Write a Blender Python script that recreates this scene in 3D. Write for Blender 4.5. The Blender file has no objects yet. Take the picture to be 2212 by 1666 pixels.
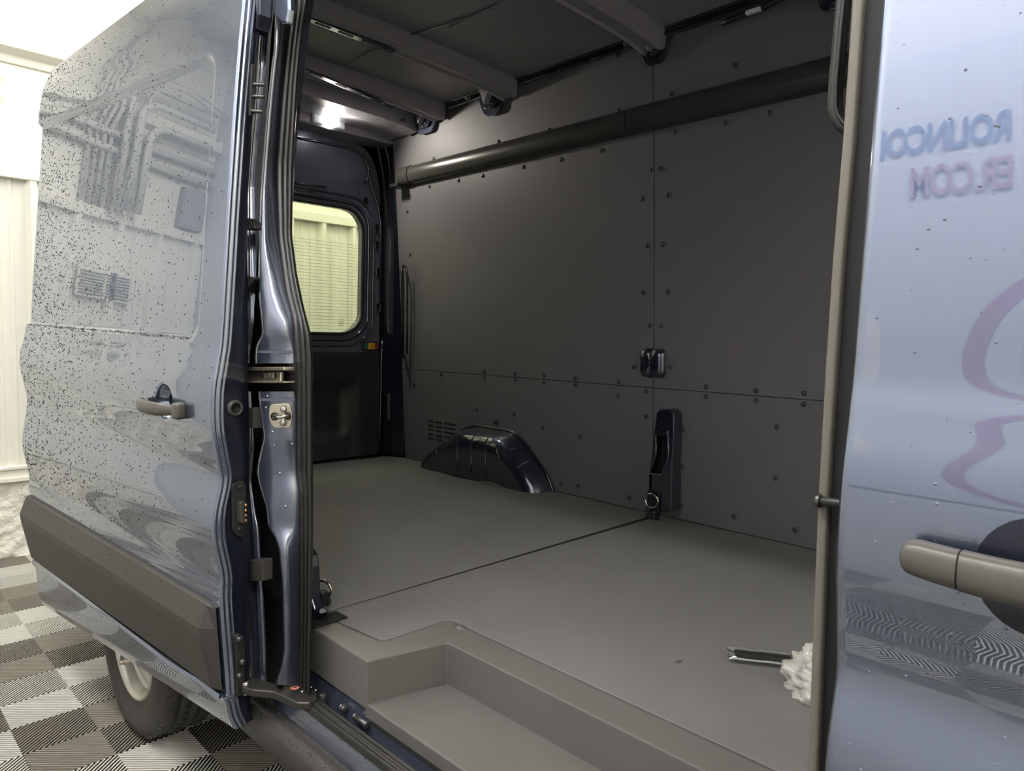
import bpy, bmesh, math, random
import numpy as np
from mathutils import Vector, Matrix

SC = bpy.context.scene
COL = SC.collection
rnd = random.Random(7)

# ------------------------------------------------------------------ camera, world, exposure
CAMZ = 1.52
W_, H_ = 2212.0, 1666.0
FPX = 1518.69
R_ = np.array([[0.70669666, 0.0631062, -0.7046967],
               [0.70722495, -0.03440805, 0.70615081],
               [0.02031526, -0.9974135, -0.06894634]])
cam_d = bpy.data.cameras.new('camera')
cam_d.sensor_width = 36.0
cam_d.lens = FPX / W_ * 36.0
cam_d.clip_start = 0.02
cam = bpy.data.objects.new('camera', cam_d)
COL.objects.link(cam)
_m = Matrix.Identity(4)
for r in range(3):
    _m[r][0] = R_[r, 0]; _m[r][1] = -R_[r, 1]; _m[r][2] = -R_[r, 2]
_m[2][3] = CAMZ
cam.matrix_world = _m
SC.camera = cam

SC.view_settings.view_transform = 'Standard'
SC.view_settings.look = 'None'
SC.view_settings.gamma = 1.0
SC.view_settings.use_curve_mapping = False
SC.view_settings.exposure = 0.14
SC.cycles.max_bounces = 8
SC.cycles.glossy_bounces = 4
SC.cycles.transmission_bounces = 4
SC.cycles.caustics_reflective = False
SC.cycles.caustics_refractive = False
LAMP_W = 70.0          # emission of the ceiling fixtures
CARGO_W = 24.0        # cargo lamp power

world = bpy.data.worlds.new('world')
SC.world = world
world.use_nodes = True
world.node_tree.nodes['Background'].inputs[0].default_value = (0.9, 0.93, 1.0, 1)
world.node_tree.nodes['Background'].inputs[1].default_value = 0.3


# ------------------------------------------------------------------ measuring helpers (photo point -> metres on a known plane)
def _ray(p):
    return R_ @ np.array([p[0] - W_ / 2, p[1] - H_ / 2, FPX])


def onx(p, x):
    d = _ray(p); v = d * (x / d[0]); return (x, float(v[1]), float(v[2]) + CAMZ)


def ony(p, y):
    d = _ray(p); v = d * (y / d[1]); return (float(v[0]), y, float(v[2]) + CAMZ)


def onz(p, z):
    d = _ray(p); v = d * ((z - CAMZ) / d[2]); return (float(v[0]), float(v[1]), z)


# ------------------------------------------------------------------ materials
MATS = {}


def mat(name, col, rough=0.5, metal=0.0, spec=0.5, coat=0.0, coat_rough=0.03, coat_ior=1.5, bump=0.0, bscale=60.0,
        var=0.0, vscale=8.0, emit=None, estr=0.0, trans=0.0, ior=1.45, alpha=1.0, bdist=0.01, rvar=0.0):
    m = bpy.data.materials.new(name)
    m.use_nodes = True
    nt = m.node_tree
    b = nt.nodes['Principled BSDF']
    b.inputs['Base Color'].default_value = (*col, 1)
    b.inputs['Roughness'].default_value = rough
    b.inputs['Metallic'].default_value = metal
    b.inputs['Specular IOR Level'].default_value = spec
    b.inputs['IOR'].default_value = ior
    b.inputs['Coat Weight'].default_value = coat
    b.inputs['Coat Roughness'].default_value = coat_rough
    b.inputs['Coat IOR'].default_value = coat_ior
    b.inputs['Transmission Weight'].default_value = trans
    b.inputs['Alpha'].default_value = alpha
    if emit:
        b.inputs['Emission Color'].default_value = (*emit, 1)
        b.inputs['Emission Strength'].default_value = estr
    tc = nt.nodes.new('ShaderNodeTexCoord')
    if bump > 0:
        n = nt.nodes.new('ShaderNodeTexNoise')
        n.inputs['Scale'].default_value = bscale
        n.inputs['Detail'].default_value = 3
        bp = nt.nodes.new('ShaderNodeBump')
        bp.inputs['Strength'].default_value = bump
        bp.inputs['Distance'].default_value = bdist
        nt.links.new(tc.outputs['Object'], n.inputs['Vector'])
        nt.links.new(n.outputs['Fac'], bp.inputs['Height'])
        nt.links.new(bp.outputs['Normal'], b.inputs['Normal'])
    if var > 0 or rvar > 0:
        n2 = nt.nodes.new('ShaderNodeTexNoise')
        n2.inputs['Scale'].default_value = vscale
        n2.inputs['Detail'].default_value = 5
        nt.links.new(tc.outputs['Object'], n2.inputs['Vector'])
        if var > 0:
            ramp = nt.nodes.new('ShaderNodeMapRange')
            ramp.inputs['To Min'].default_value = 1 - var
            ramp.inputs['To Max'].default_value = 1 + var
            mul = nt.nodes.new('ShaderNodeVectorMath'); mul.operation = 'SCALE'
            mul.inputs[0].default_value = col
            nt.links.new(n2.outputs['Fac'], ramp.inputs['Value'])
            nt.links.new(ramp.outputs['Result'], mul.inputs['Scale'])
            nt.links.new(mul.outputs['Vector'], b.inputs['Base Color'])
        if rvar > 0:
            r2 = nt.nodes.new('ShaderNodeMapRange')
            r2.inputs['To Min'].default_value = max(0.02, rough - rvar)
            r2.inputs['To Max'].default_value = min(1, rough + rvar)
            nt.links.new(n2.outputs['Fac'], r2.inputs['Value'])
            nt.links.new(r2.outputs['Result'], b.inputs['Roughness'])
    MATS[name] = m
    return m


def glass_mat(name, tint, gloss=0.06):
    m = bpy.data.materials.new(name); m.use_nodes = True
    nt = m.node_tree; nt.nodes.clear()
    out = nt.nodes.new('ShaderNodeOutputMaterial'); mx = nt.nodes.new('ShaderNodeMixShader')
    t = nt.nodes.new('ShaderNodeBsdfTransparent'); t.inputs[0].default_value = (*tint, 1)
    g = nt.nodes.new('ShaderNodeBsdfGlossy'); g.inputs['Roughness'].default_value = 0.01
    mx.inputs[0].default_value = gloss
    nt.links.new(t.outputs[0], mx.inputs[1]); nt.links.new(g.outputs[0], mx.inputs[2]); nt.links.new(mx.outputs[0], out.inputs[0])
    MATS[name] = m
    return m


mat('paint', (0.150, 0.190, 0.290), rough=0.26, metal=0.9, coat=1.0, coat_rough=0.0, coat_ior=2.4)
mat('paint_wet', (0.150, 0.190, 0.290), rough=0.28, metal=0.9, coat=1.0, coat_rough=0.010, coat_ior=2.4)
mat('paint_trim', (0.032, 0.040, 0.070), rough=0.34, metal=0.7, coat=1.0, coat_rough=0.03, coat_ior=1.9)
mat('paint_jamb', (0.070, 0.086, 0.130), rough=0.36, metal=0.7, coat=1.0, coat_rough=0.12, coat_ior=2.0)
mat('paint_rear_lit', (0.12, 0.122, 0.17), rough=0.34, metal=0.3, coat=0.6, coat_rough=0.08)  # same navy paint, lightened for the cargo lamp's light on the rear door
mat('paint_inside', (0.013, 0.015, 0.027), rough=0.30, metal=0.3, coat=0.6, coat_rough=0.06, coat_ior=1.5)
mat('roof_paint_hazed', (0.34, 0.33, 0.36), rough=0.42, metal=0.2, coat=0.25, coat_rough=0.2, var=0.12, vscale=3)  # navy roof paint, greyed and lightened to stand for veiling glare
mat('molding', (0.039, 0.035, 0.031), rough=0.45, bump=0.25, bscale=900, bdist=0.001)
mat('black_plastic', (0.018, 0.018, 0.018), rough=0.42, bump=0.1, bscale=700, bdist=0.001)
mat('black_matte', (0.010, 0.010, 0.011), rough=0.6)
mat('black_bar', (0.006, 0.006, 0.006), rough=0.4)
mat('rubber', (0.013, 0.012, 0.011), rough=0.38, coat=0.15, coat_rough=0.3)
mat('rubber_tan', (0.14, 0.128, 0.105), rough=0.4, coat=0.2, coat_rough=0.25)
mat('handle_grey', (0.075, 0.070, 0.060), rough=0.38, bump=0.08, bscale=600, bdist=0.001)
mat('clip_grey', (0.042, 0.039, 0.034), rough=0.5)
mat('liner', (0.158, 0.152, 0.160), rough=0.50, bump=0.12, bscale=1500, bdist=0.0006, var=0.06, vscale=1.5)
mat('liner_low', (0.040, 0.039, 0.037), rough=0.40, bump=0.12, bscale=1500, bdist=0.0006, var=0.06, vscale=1.5)
mat('rail_plastic', (0.050, 0.048, 0.046), rough=0.30, bump=0.05, bscale=900, bdist=0.0006)
mat('floor_mat', (0.132, 0.129, 0.123), rough=0.62, bump=0.25, bscale=450, bdist=0.001, var=0.10, vscale=5)
mat('step_plastic', (0.105, 0.101, 0.094), rough=0.42, bump=0.2, bscale=700, bdist=0.001, var=0.05, vscale=4)
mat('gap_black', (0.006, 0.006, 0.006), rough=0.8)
mat('zinc', (0.62, 0.57, 0.45), rough=0.32, metal=0.9, var=0.15, vscale=40)
mat('steel', (0.55, 0.52, 0.47), rough=0.22, metal=1.0)
mat('dark_steel', (0.10, 0.10, 0.10), rough=0.35, metal=0.8)
mat('arm_metal', (0.055, 0.052, 0.046), rough=0.36, metal=0.6)
mat('rim_silver', (0.62, 0.60, 0.52), rough=0.33, metal=0.6)
mat('tyre', (0.060, 0.056, 0.050), rough=0.75, var=0.25, vscale=25, bump=0.2, bscale=120, bdist=0.002)
mat('tile_white', (0.62, 0.61, 0.55), rough=0.42, var=0.08, vscale=20)
mat('tile_taupe', (0.27, 0.245, 0.205), rough=0.42, var=0.08, vscale=20)
mat('underfloor', (0.012, 0.012, 0.011), rough=0.9)
mat('wall_cool', (0.64, 0.645, 0.665), rough=0.55)
mat('wall_white', (0.80, 0.78, 0.68), rough=0.5)
mat('wall_sheet', (0.78, 0.77, 0.68), rough=0.4)
mat('stucco', (0.78, 0.76, 0.66), rough=0.8, bump=0.9, bscale=9, bdist=0.05)
mat('conduit', (0.62, 0.62, 0.56), rough=0.5)
mat('vent_dark', (0.16, 0.16, 0.16), rough=0.6)
mat('panel_grey', (0.30, 0.31, 0.31), rough=0.5)
mat('lamp_emit', (0.9, 0.9, 0.9), emit=(1.0, 0.975, 0.94), estr=LAMP_W)
mat('lamp_body', (0.8, 0.8, 0.8), rough=0.5)
mat('cargo_emit', (1, 1, 1), emit=(1.0, 0.95, 0.86), estr=22.0)
mat('water', (0.02, 0.023, 0.032), rough=0.03, ior=1.33)
mat('water_thin', (0.13, 0.15, 0.20), rough=0.03, ior=1.33)
mat('bag_film', (0.80, 0.80, 0.74), rough=0.18, alpha=0.42, coat=1.0, coat_rough=0.05, bump=0.6, bscale=40, bdist=0.01)
mat('bag_inside', (0.34, 0.335, 0.30), rough=0.5, bump=0.5, bscale=20, bdist=0.02)
mat('dark_bar', (0.035, 0.035, 0.035), rough=0.25)
mat('film_fold', (0.75, 0.75, 0.72), rough=0.2, alpha=0.38, coat=1.0)
mat('yellow', (0.55, 0.36, 0.03), rough=0.4)
mat('green', (0.01, 0.16, 0.07), rough=0.4)
mat('red', (0.35, 0.02, 0.02), rough=0.4)
mat('sticker_white', (0.8, 0.78, 0.74), rough=0.4)
mat('sticker_red', (0.75, 0.06, 0.02), rough=0.4)
mat('copper', (0.75, 0.42, 0.22), rough=0.3, metal=0.8)
mat('grey_plate', (0.10, 0.10, 0.10), rough=0.5)
mat('banner', (0.60, 0.62, 0.68), rough=0.6)
mat('banner_blue', (0.13, 0.19, 0.33), rough=0.6)
mat('banner_red', (0.42, 0.24, 0.32), rough=0.6)
mat('lens', (0.8, 0.85, 0.9), rough=0.15, coat=1.0)
glass_mat('window_glass', (0.61, 0.665, 0.48), 0.04)
glass_mat('clear_film', (0.94, 0.94, 0.94), 0.26)
glass_mat('side_glass', (0.25, 0.30, 0.32), 0.35)


# ------------------------------------------------------------------ object helpers
def link(name, me, m, parent=None, smooth=False):
    o = bpy.data.objects.new(name, me)
    COL.objects.link(o)
    if m is not None and not me.materials:
        me.materials.append(MATS[m] if isinstance(m, str) else m)
    if smooth:
        me.polygons.foreach_set('use_smooth', [True] * len(me.polygons))
    if parent is not None:
        o.parent = parent
        o.matrix_parent_inverse = PINV.get(parent.name, Matrix.Identity(4))
    return o


PINV = {}


def empty(name, loc, label=None, cat=None, group=None, kind=None):
    o = bpy.data.objects.new(name, None)
    COL.objects.link(o)
    o.empty_display_size = 0.1
    o.location = loc
    PINV[o.name] = Matrix.Translation(-Vector(loc))
    tag(o, label, cat, group, kind)
    return o


def tag(o, label=None, cat=None, group=None, kind=None):
    if label: o['label'] = label
    if cat: o['category'] = cat
    if group: o['group'] = group
    if kind: o['kind'] = kind
    return o


def pyd(name, v, f, m, parent=None, smooth=False):
    me = bpy.data.meshes.new(name)
    me.from_pydata([tuple(map(float, a)) for a in v], [], f)
    me.update()
    bm = bmesh.new(); bm.from_mesh(me)
    bmesh.ops.recalc_face_normals(bm, faces=bm.faces)
    bm.to_mesh(me); bm.free()
    return link(name, me, m, parent, smooth)


def grid(name, P, m, parent=None, smooth=True, closed=False, thick=0.0, off=None):
    """P[i][j] -> point grid; optional thickness along off vector"""
    n, k = len(P), len(P[0])
    v = [p for row in P for p in row]
    f = []
    for i in range(n - 1):
        for j in range(k - 1 if not closed else k):
            a, b = i * k + j, i * k + (j + 1) % k
            f.append((a, b, b + k, a + k))
    if thick and off is not None:
        o = Vector(off) * thick
        nv = len(v)
        v2 = [tuple(Vector(p) + o) for p in v]
        v = list(v) + v2
        f2 = [tuple(reversed([q + nv for q in ff])) for ff in f]
        bnd = []
        for j in range(k - 1):
            bnd += [(j, j + 1), ((n - 1) * k + j + 1, (n - 1) * k + j)]
        for i in range(n - 1):
            bnd += [((i + 1) * k, i * k), (i * k + k - 1, (i + 1) * k + k - 1)]
        f = f + f2 + [(b, a, a + nv, b + nv) for a, b in bnd]
    return pyd(name, v, f, m, parent, smooth)


def bm_obj(name, bm, m, parent=None, smooth=False, bevel=0.0, seg=2):
    if bevel > 0:
        bmesh.ops.bevel(bm, geom=list(bm.edges), offset=bevel, segments=seg, profile=0.5, affect='EDGES', clamp_overlap=True)
    bmesh.ops.recalc_face_normals(bm, faces=bm.faces)
    me = bpy.data.meshes.new(name)
    bm.to_mesh(me); bm.free()
    return link(name, me, m, parent, smooth)


def add_box(bm, c, s, rot=None):
    r = bmesh.ops.create_cube(bm, size=1.0)
    M = Matrix.Translation(Vector(c))
    if rot is not None: M = M @ rot.to_4x4()
    M = M @ Matrix.Diagonal((s[0], s[1], s[2], 1))
    bmesh.ops.transform(bm, matrix=M, verts=r['verts'])
    return r['verts']


def box(name, lo, hi, m, parent=None, bevel=0.0, seg=2, rot=None, smooth=False):
    bm = bmesh.new()
    c = [(a + b) / 2 for a, b in zip(lo, hi)]; s = [abs(b - a) for a, b in zip(lo, hi)]
    add_box(bm, c, s, rot)
    return bm_obj(name, bm, m, parent, smooth, bevel, seg)


def tube_data(path, r, seg=8, closed=False, sx=1.0):
    pts = [Vector(p) for p in path]
    n = len(pts)
    rings = []
    up = Vector((0.123, 0.31, 0.94))
    prevN = None
    for i in range(n):
        if closed:
            t = (pts[(i + 1) % n] - pts[i - 1])
        else:
            t = pts[min(i + 1, n - 1)] - pts[max(i - 1, 0)]
        t.normalize()
        if prevN is None:
            a = up.cross(t)
            if a.length < 1e-4: a = Vector((1, 0, 0)).cross(t)
            a.normalize()
        else:
            a = prevN - t * prevN.dot(t); a.normalize()
        prevN = a
        b = t.cross(a)
        rr = r[i] if isinstance(r, (list, tuple)) else r
        rings.append([pts[i] + (a * math.cos(2 * math.pi * k / seg) * sx + b * math.sin(2 * math.pi * k / seg)) * rr for k in range(seg)])
    v = [tuple(p) for ring in rings for p in ring]
    f = []
    for i in range(n if closed else n - 1):
        for k in range(seg):
            a0 = i * seg + k; a1 = i * seg + (k + 1) % seg
            b0 = ((i + 1) % n) * seg + k; b1 = ((i + 1) % n) * seg + (k + 1) % seg
            f.append((a0, a1, b1, b0))
    if not closed:
        f.append(tuple(reversed(range(seg))))
        f.append(tuple(range((n - 1) * seg, n * seg)))
    return v, f


def tube(name, path, r, m, parent=None, seg=8, closed=False):
    v, f = tube_data(path, r, seg, closed)
    o = pyd(name, v, f, m, parent, True)
    return o


def prism(name, outline, depth_vec, m, parent=None, bevel=0.0, seg=2, holes=None, smooth=False):
    """outline: 3D points of a planar polygon, extruded along depth_vec"""
    bm = bmesh.new()
    vs = [bm.verts.new(p) for p in outline]
    es = [bm.edges.new((vs[i], vs[(i + 1) % len(vs)])) for i in range(len(vs))]
    if holes:
        for h in holes:
            hv = [bm.verts.new(p) for p in h]
            es += [bm.edges.new((hv[i], hv[(i + 1) % len(hv)])) for i in range(len(hv))]
        bmesh.ops.triangle_fill(bm, use_beauty=True, use_dissolve=True, edges=es)
    else:
        bm.faces.new(vs)
    r = bmesh.ops.extrude_face_region(bm, geom=list(bm.faces))
    bmesh.ops.translate(bm, vec=Vector(depth_vec), verts=[e for e in r['geom'] if isinstance(e, bmesh.types.BMVert)])
    if bevel > 0:
        bmesh.ops.recalc_face_normals(bm, faces=bm.faces)
        ed = [e for e in bm.edges if len(e.link_faces) == 2 and e.calc_face_angle(0) > 0.6]
        bmesh.ops.bevel(bm, geom=ed, offset=bevel, segments=seg, profile=0.5, affect='EDGES', clamp_overlap=True)
    return bm_obj(name, bm, m, parent, smooth)


def round_poly(pts, rad, n=5):
    """round the corners of a 2D polygon; rad scalar or list"""
    out = []
    N = len(pts)
    for i in range(N):
        p = Vector(pts[i]); a = Vector(pts[i - 1]); b = Vector(pts[(i + 1) % N])
        r = rad[i] if isinstance(rad, (list, tuple)) else rad
        if r <= 0:
            out.append(tuple(p)); continue
        da = (a - p); db = (b - p)
        t = min(r, da.length * 0.49, db.length * 0.49)
        p0 = p + da.normalized() * t; p1 = p + db.normalized() * t
        for k in range(n + 1):
            u = k / n
            q = p0 * (1 - u) ** 2 + p * 2 * u * (1 - u) + p1 * u * u
            out.append(tuple(q))
    return out


def lathe(name, prof, c, axis, m, parent=None, seg=48, smooth=True):
    """prof [(radius, along)] around axis through c"""
    ax = Vector(axis).normalized()
    a = ax.orthogonal().normalized(); b = ax.cross(a)
    P = []
    for r, h in prof:
        P.append([Vector(c) + ax * h + (a * math.cos(2 * math.pi * k / seg) + b * math.sin(2 * math.pi * k / seg)) * r for k in range(seg)])
    return grid(name, P, m, parent, smooth, closed=True)


def cyl(name, p0, p1, r, m, parent=None, seg=16, bevel=0.0):
    p0, p1 = Vector(p0), Vector(p1)
    d = (p1 - p0); L = d.length
    b = min(r * 0.25, L * 0.3)
    prof = [(0.0005, 0), (r - b, 0), (r, b), (r, L - b), (r - b, L), (0.0005, L)]
    return lathe(name, prof, p0, d, m, parent, seg)


def interp(x, xs, ys):
    return float(np.interp(x, xs, ys))


def cat_interp(rows, sub):
    """Catmull-Rom through rows of tuples"""
    R = [np.array(r, float) for r in rows]
    out = []
    for i in range(len(R) - 1):
        p0 = R[max(i - 1, 0)]; p1 = R[i]; p2 = R[i + 1]; p3 = R[min(i + 2, len(R) - 1)]
        for k in range(sub):
            t = k / sub
            out.append(0.5 * ((2 * p1) + (-p0 + p2) * t + (2 * p0 - 5 * p1 + 4 * p2 - p3) * t * t + (-p0 + 3 * p1 - 3 * p2 + p3) * t ** 3))
    out.append(R[-1])
    return out


def cat_eval(rows, t):
    i = min(int(t), len(rows) - 2); u = t - i
    p0, p1, p2, p3 = (np.array(rows[max(0, min(len(rows) - 1, k))], float) for k in (i - 1, i, i + 1, i + 2))
    return 0.5 * ((2 * p1) + (-p0 + p2) * u + (2 * p0 - 5 * p1 + 4 * p2 - p3) * u * u + (-p0 + 3 * p1 - 3 * p2 + p3) * u ** 3)


def sstep(a, b, x):
    t = min(1, max(0, (x - a) / (b - a))); return t * t * (3 - 2 * t)


# =================================================================== SETTING: the garage
XR = -5.55      # rear wall
YR = -1.42      # side wall the photographer stands by
YL = 5.2
XF = 3.6
ZC = 4.25

fl = box('floor', (XR - 0.1, YR - 0.1, -0.06), (XF, YL, -0.016), 'underfloor')
tag(fl, 'ribbed interlocking garage floor tiles in a white and taupe checkerboard', kind='structure')


def tile_mesh(name, TX, TY, m):
    """one interlocking tile: ribs at 45 degrees, four mirrored quarters, thin rim web below"""
    bm = bmesh.new()
    pitch = 0.0176; w = 0.0056; h0, h1 = -0.0042, 0.0
    hx, hy = TX / 2 - 0.0008, TY / 2 - 0.0008
    sy = hy / hx
    n = int(hx / pitch)

    def rib(p, q, wx):
        # rib from point p to q in one quadrant (2D), width wx measured along x axis
        vs = []
        for z in (h0, h1):
            for (x, y), s in ((p, -1), (p, 1), (q, 1), (q, -1)):
                vs.append((x, y, s, z))
        return vs
    def quad(a, b, c, d):
        lo = [bm.verts.new((x, y, h0)) for x, y in (a, b, c, d)]
        hi = [bm.verts.new((x, y, h1)) for x, y in (a, b, c, d)]
        bm.faces.new(hi)
        for i in range(4):
            j = (i + 1) % 4
            bm.faces.new((lo[i], lo[j], hi[j], hi[i]))
    for sx in (-1, 1):
        for sg in (-1, 1):
            for k in range(1, 2 * n + 2):
                c0 = (k - 0.5) * pitch - w / 2; c1 = c0 + w
                if c1 > 2 * hx: break
                # strip c0<|x|+|y'|<c1 clipped to the square quadrant [0,hx]^2
                def ends(c):
                    if c <= hx: return (0, c), (c, 0)
                    return (c - hx, hx), (hx, c - hx)
                a, b = ends(c0); d, c_ = ends(c1)
                pts = [a, b, c_, d]
                pts = [(x * sx, y * sg * sy) for x, y in pts]
                quad(*pts)
    # web plate under the ribs
    lo = [bm.verts.new((x, y, -0.0145)) for x, y in ((-hx, -hy), (hx, -hy), (hx, hy), (-hx, hy))]
    f = bm.faces.new(lo); f.material_index = 1
    bmesh.ops.recalc_face_normals(bm, faces=bm.faces)
    me = bpy.data.meshes.new(name)
    bm.to_mesh(me); bm.free()
    me.materials.append(MATS[m]); me.materials.append(MATS['underfloor'])
    return me


TX, TY = 0.4405, 0.4830
X0, Y0 = -2.912, 0.733
tm_w = tile_mesh('white_tile', TX, TY, 'tile_white')
tm_t = tile_mesh('taupe_tile', TX, TY, 'tile_taupe')
for i in range(-7, 9):
    for j in range(-5, 6):
        x, y = X0 + i * TX, Y0 + j * TY
        if x - TX / 2 < XR - 0.25 or x > 1.0 or y < YR or y > 3.2: continue
        me = tm_t if (i + j) % 2 == 0 else tm_w
        o = bpy.data.objects.new('floor_tile', me); COL.objects.link(o)
        o.location = (x, y, 0.0); o.parent = fl

# rear wall -----------------------------------------------------------------
wr = box('wall_rear', (XR - 0.15, YR - 0.2, 0.0), (XR - 0.02, YL, ZC), 'wall_white')
tag(wr, 'white garage wall with ribbed metal sheets above a rough plaster base', kind='structure')
# rough plaster base with real relief
P = []
ny, nz = 170, 22
for i in range(ny + 1):
    row = []
    y = YR + (4.6 - YR) * i / ny
    for k in range(nz + 1):
        z = 0.0 + 0.525 * k / nz
        row.append((XR + 0.012 + 0.010 * math.sin(y * 21 + 3 * math.sin(z * 17)) * math.sin(z * 23 + 2 * math.sin(y * 9)) + rnd.uniform(-0.004, 0.004), y, z))
    P.append(row)
grid('plaster_base', P, 'stucco', wr, True)
box('base_rail', (XR - 0.02, YR, 0.505), (XR + 0.045, 4.6, 0.535), 'wall_white', wr, 0.004)
box('base_rail', (XR - 0.02, YR, 0.585), (XR + 0.035, 4.6, 0.607), 'wall_white', wr, 0.004)
box('base_rail', (XR - 0.02, YR, 0.535), (XR + 0.015, 4.6, 0.585), 'wall_white', wr)
sheet_prof = [(0, 0), (0.035, 0), (0.06, 0.045), (0.095, 0.045), (0.12, 0), (0.175, 0), (0.183, 0.008), (0.195, 0.008), (0.203, 0), (0.245, 0), (0.253, 0.008), (0.265, 0.008), (0.273, 0), (0.302, 0)]
y = YR
while y < 4.4:
    P = []
    for rep in range(3):
        for (dy, dx) in sheet_prof[:-1] if rep < 2 else sheet_prof:
            yy = y + rep * 0.302 + dy
            P.append([(XR + dx, yy, 0.60), (XR + dx, yy, 2.48)])
    grid('wall_sheet', P, 'wall_sheet', wr, False)
    y += 0.906
box('wall_trim', (XR - 0.02, YR, 2.47), (XR + 0.05, 4.6, 2.545), 'wall_white', wr, 0.004)
box('wall_trim', (XR - 0.02, YR, 2.545), (XR + 0.012, 4.6, 3.2), 'wall_white', wr)
prism('wall_beam', [(XR - 0.02, YR, 3.19), (XR + 0.03, YR, 3.19), (XR + 0.03, YR, 3.24), (XR + 0.10, YR, 3.27), (XR + 0.10, YR, 3.36), (XR - 0.02, YR, 3.37)],
      (0, 4.6 - YR, 0), 'wall_white', wr, 0.006)
wsd = box('wall_side', (XR - 0.1, YR - 0.12, 0.0), (XF, YR, ZC), 'wall_cool')
tag(wsd, 'plain white garage wall facing the sliding door side of the van', kind='structure')
wl = box('wall_far', (XR, YL - 0.02, 0), (XF, YL + 0.1, ZC), 'wall_white')
tag(wl, 'plain white garage wall beyond the van', kind='structure')
wf = box('wall_front', (XF - 0.02, YR, 0), (XF + 0.1, YL, ZC), 'wall_white')
tag(wf, 'plain white garage wall ahead of the van', kind='structure')
ce = box('ceiling', (XR, YR, ZC), (XF, YL, ZC + 0.1), 'wall_white')
tag(ce, 'white flat garage ceiling above the van', kind='structure')

# ceiling lamps
lamp_pos = [(-3.3, -0.55), (-1.8, -0.55), (-0.3, -0.55), (1.2, -0.55), (2.7, -0.55), (-4.6, 2.0), (-4.3, 4.2), (-1.8, 4.2), (0.8, 4.2), (2.4, 2.0)]
lamp_lab = ['long ceiling light above the aisle nearest the ribbed rear wall', 'second long ceiling light above the aisle from the ribbed wall',
            'third long ceiling light above the aisle from the ribbed wall', 'fourth long ceiling light above the aisle from the ribbed wall',
            'last long ceiling light above the aisle, ahead of the van', 'long ceiling light behind the van by the ribbed wall',
            'rear ceiling light beyond the van on its far side', 'middle ceiling light beyond the van on its far side',
            'front ceiling light beyond the van on its far side', 'long ceiling light ahead of the van nose']
for (lx, ly), lb in zip(lamp_pos, lamp_lab):
    e = empty('ceiling_light', (lx, ly, ZC), lb, 'light', 'long ceiling lights')
    box('housing', (lx - 0.62, ly - 0.13, ZC - 0.07), (lx + 0.62, ly + 0.13, ZC), 'lamp_body', e, 0.01)
    box('diffuser', (lx - 0.60, ly - 0.11, ZC - 0.085), (lx + 0.60, ly + 0.11, ZC - 0.071), 'lamp_emit', e)

# conduits and vent on the rear wall, seen mirrored in the sliding door
cr = empty('conduit_run', (XR, -0.7, 2.6), 'bundle of white painted pipes climbing the garage wall, mirrored in the door', 'conduit')
for k, yy in enumerate((-0.42, -0.47, -0.515, -0.56, -0.62, -0.70, -0.78)):
    r = (0.014, 0.014, 0.016, 0.016, 0.022, 0.03, 0.03)[k]
    top = 4.1 if k < 4 else (3.55, 3.42, 3.26)[k - 4]
    if k < 4:
        path = [(XR + 0.05, yy, 2.56), (XR + 0.05, yy, 3.15), (XR + 0.14, yy, 3.28), (XR + 0.14, yy, 3.40), (XR + 0.06, yy, 3.55), (XR + 0.06, yy, top)]
    else:
        R0 = 0.14
        path = [(XR + 0.135, yy, 2.56), (XR + 0.135, yy, top - R0)]
        path += [(XR + 0.135, yy - R0 + R0 * math.cos(a), top - R0 + R0 * math.sin(a)) for a in np.linspace(0, math.pi / 2, 7)[1:]]
        path += [(XR + 0.135, -1.30, top)]
    tube('pipe', path, r, 'conduit', cr, 10)
for k in range(2):
    tube('pipe', [(XR + 0.145, -1.40, 3.52 + k * 0.05), (XR + 0.145, -1.0, 3.62 + k * 0.05), (XR + 0.145, -0.82, 3.60 + k * 0.05), (XR + 0.145, -0.74, 3.45 + k * 0.02), (XR + 0.145, -0.66 + k * 0.03, 2.56)], 0.009, 'conduit', cr, 6)
for zz in (3.10, 2.98):
    tube('pipe', [(XR + 0.06, 0.9, zz), (XR + 0.06, -1.40, zz)], 0.03, 'conduit', cr, 10)
jb = empty('junction_box', (XR, -1.2, 2.8), 'grey metal electrical box on the garage wall below the pipes', 'electrical box')
box('cabinet', (XR, -1.34, 2.56), (XR + 0.09, -1.14, 2.90), 'panel_grey', jb, 0.006)
box('cover', (XR + 0.091, -1.33, 2.58), (XR + 0.096, -1.15, 2.88), 'panel_grey', jb, 0.003)
vt = empty('wall_vent', (XR, -0.68, 1.98), 'small louvred vent on the ribbed garage wall, mirrored in the door', 'vent')
box('vent_frame', (XR + 0.02, -0.87, 1.88), (XR + 0.045, -0.49, 2.10), 'wall_white', vt, 0.004)
for c0 in (-0.855, -0.67):
    for k in range(8):
        z0 = 1.90 + k * 0.0235
        box('louvre', (XR + 0.045, c0, z0), (XR + 0.052, c0 + 0.165, z0 + 0.011), 'vent_dark', vt)

# banner on the side wall, seen mirrored in the front door
bn = empty('wall_banner', (0.3, YR, 2.0), 'pale printed banner on the side wall, mirrored in the front door', 'banner')
box('sheet', (-1.75, YR, 1.3), (0.3, YR + 0.01, 3.1), 'banner', bn)


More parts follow.
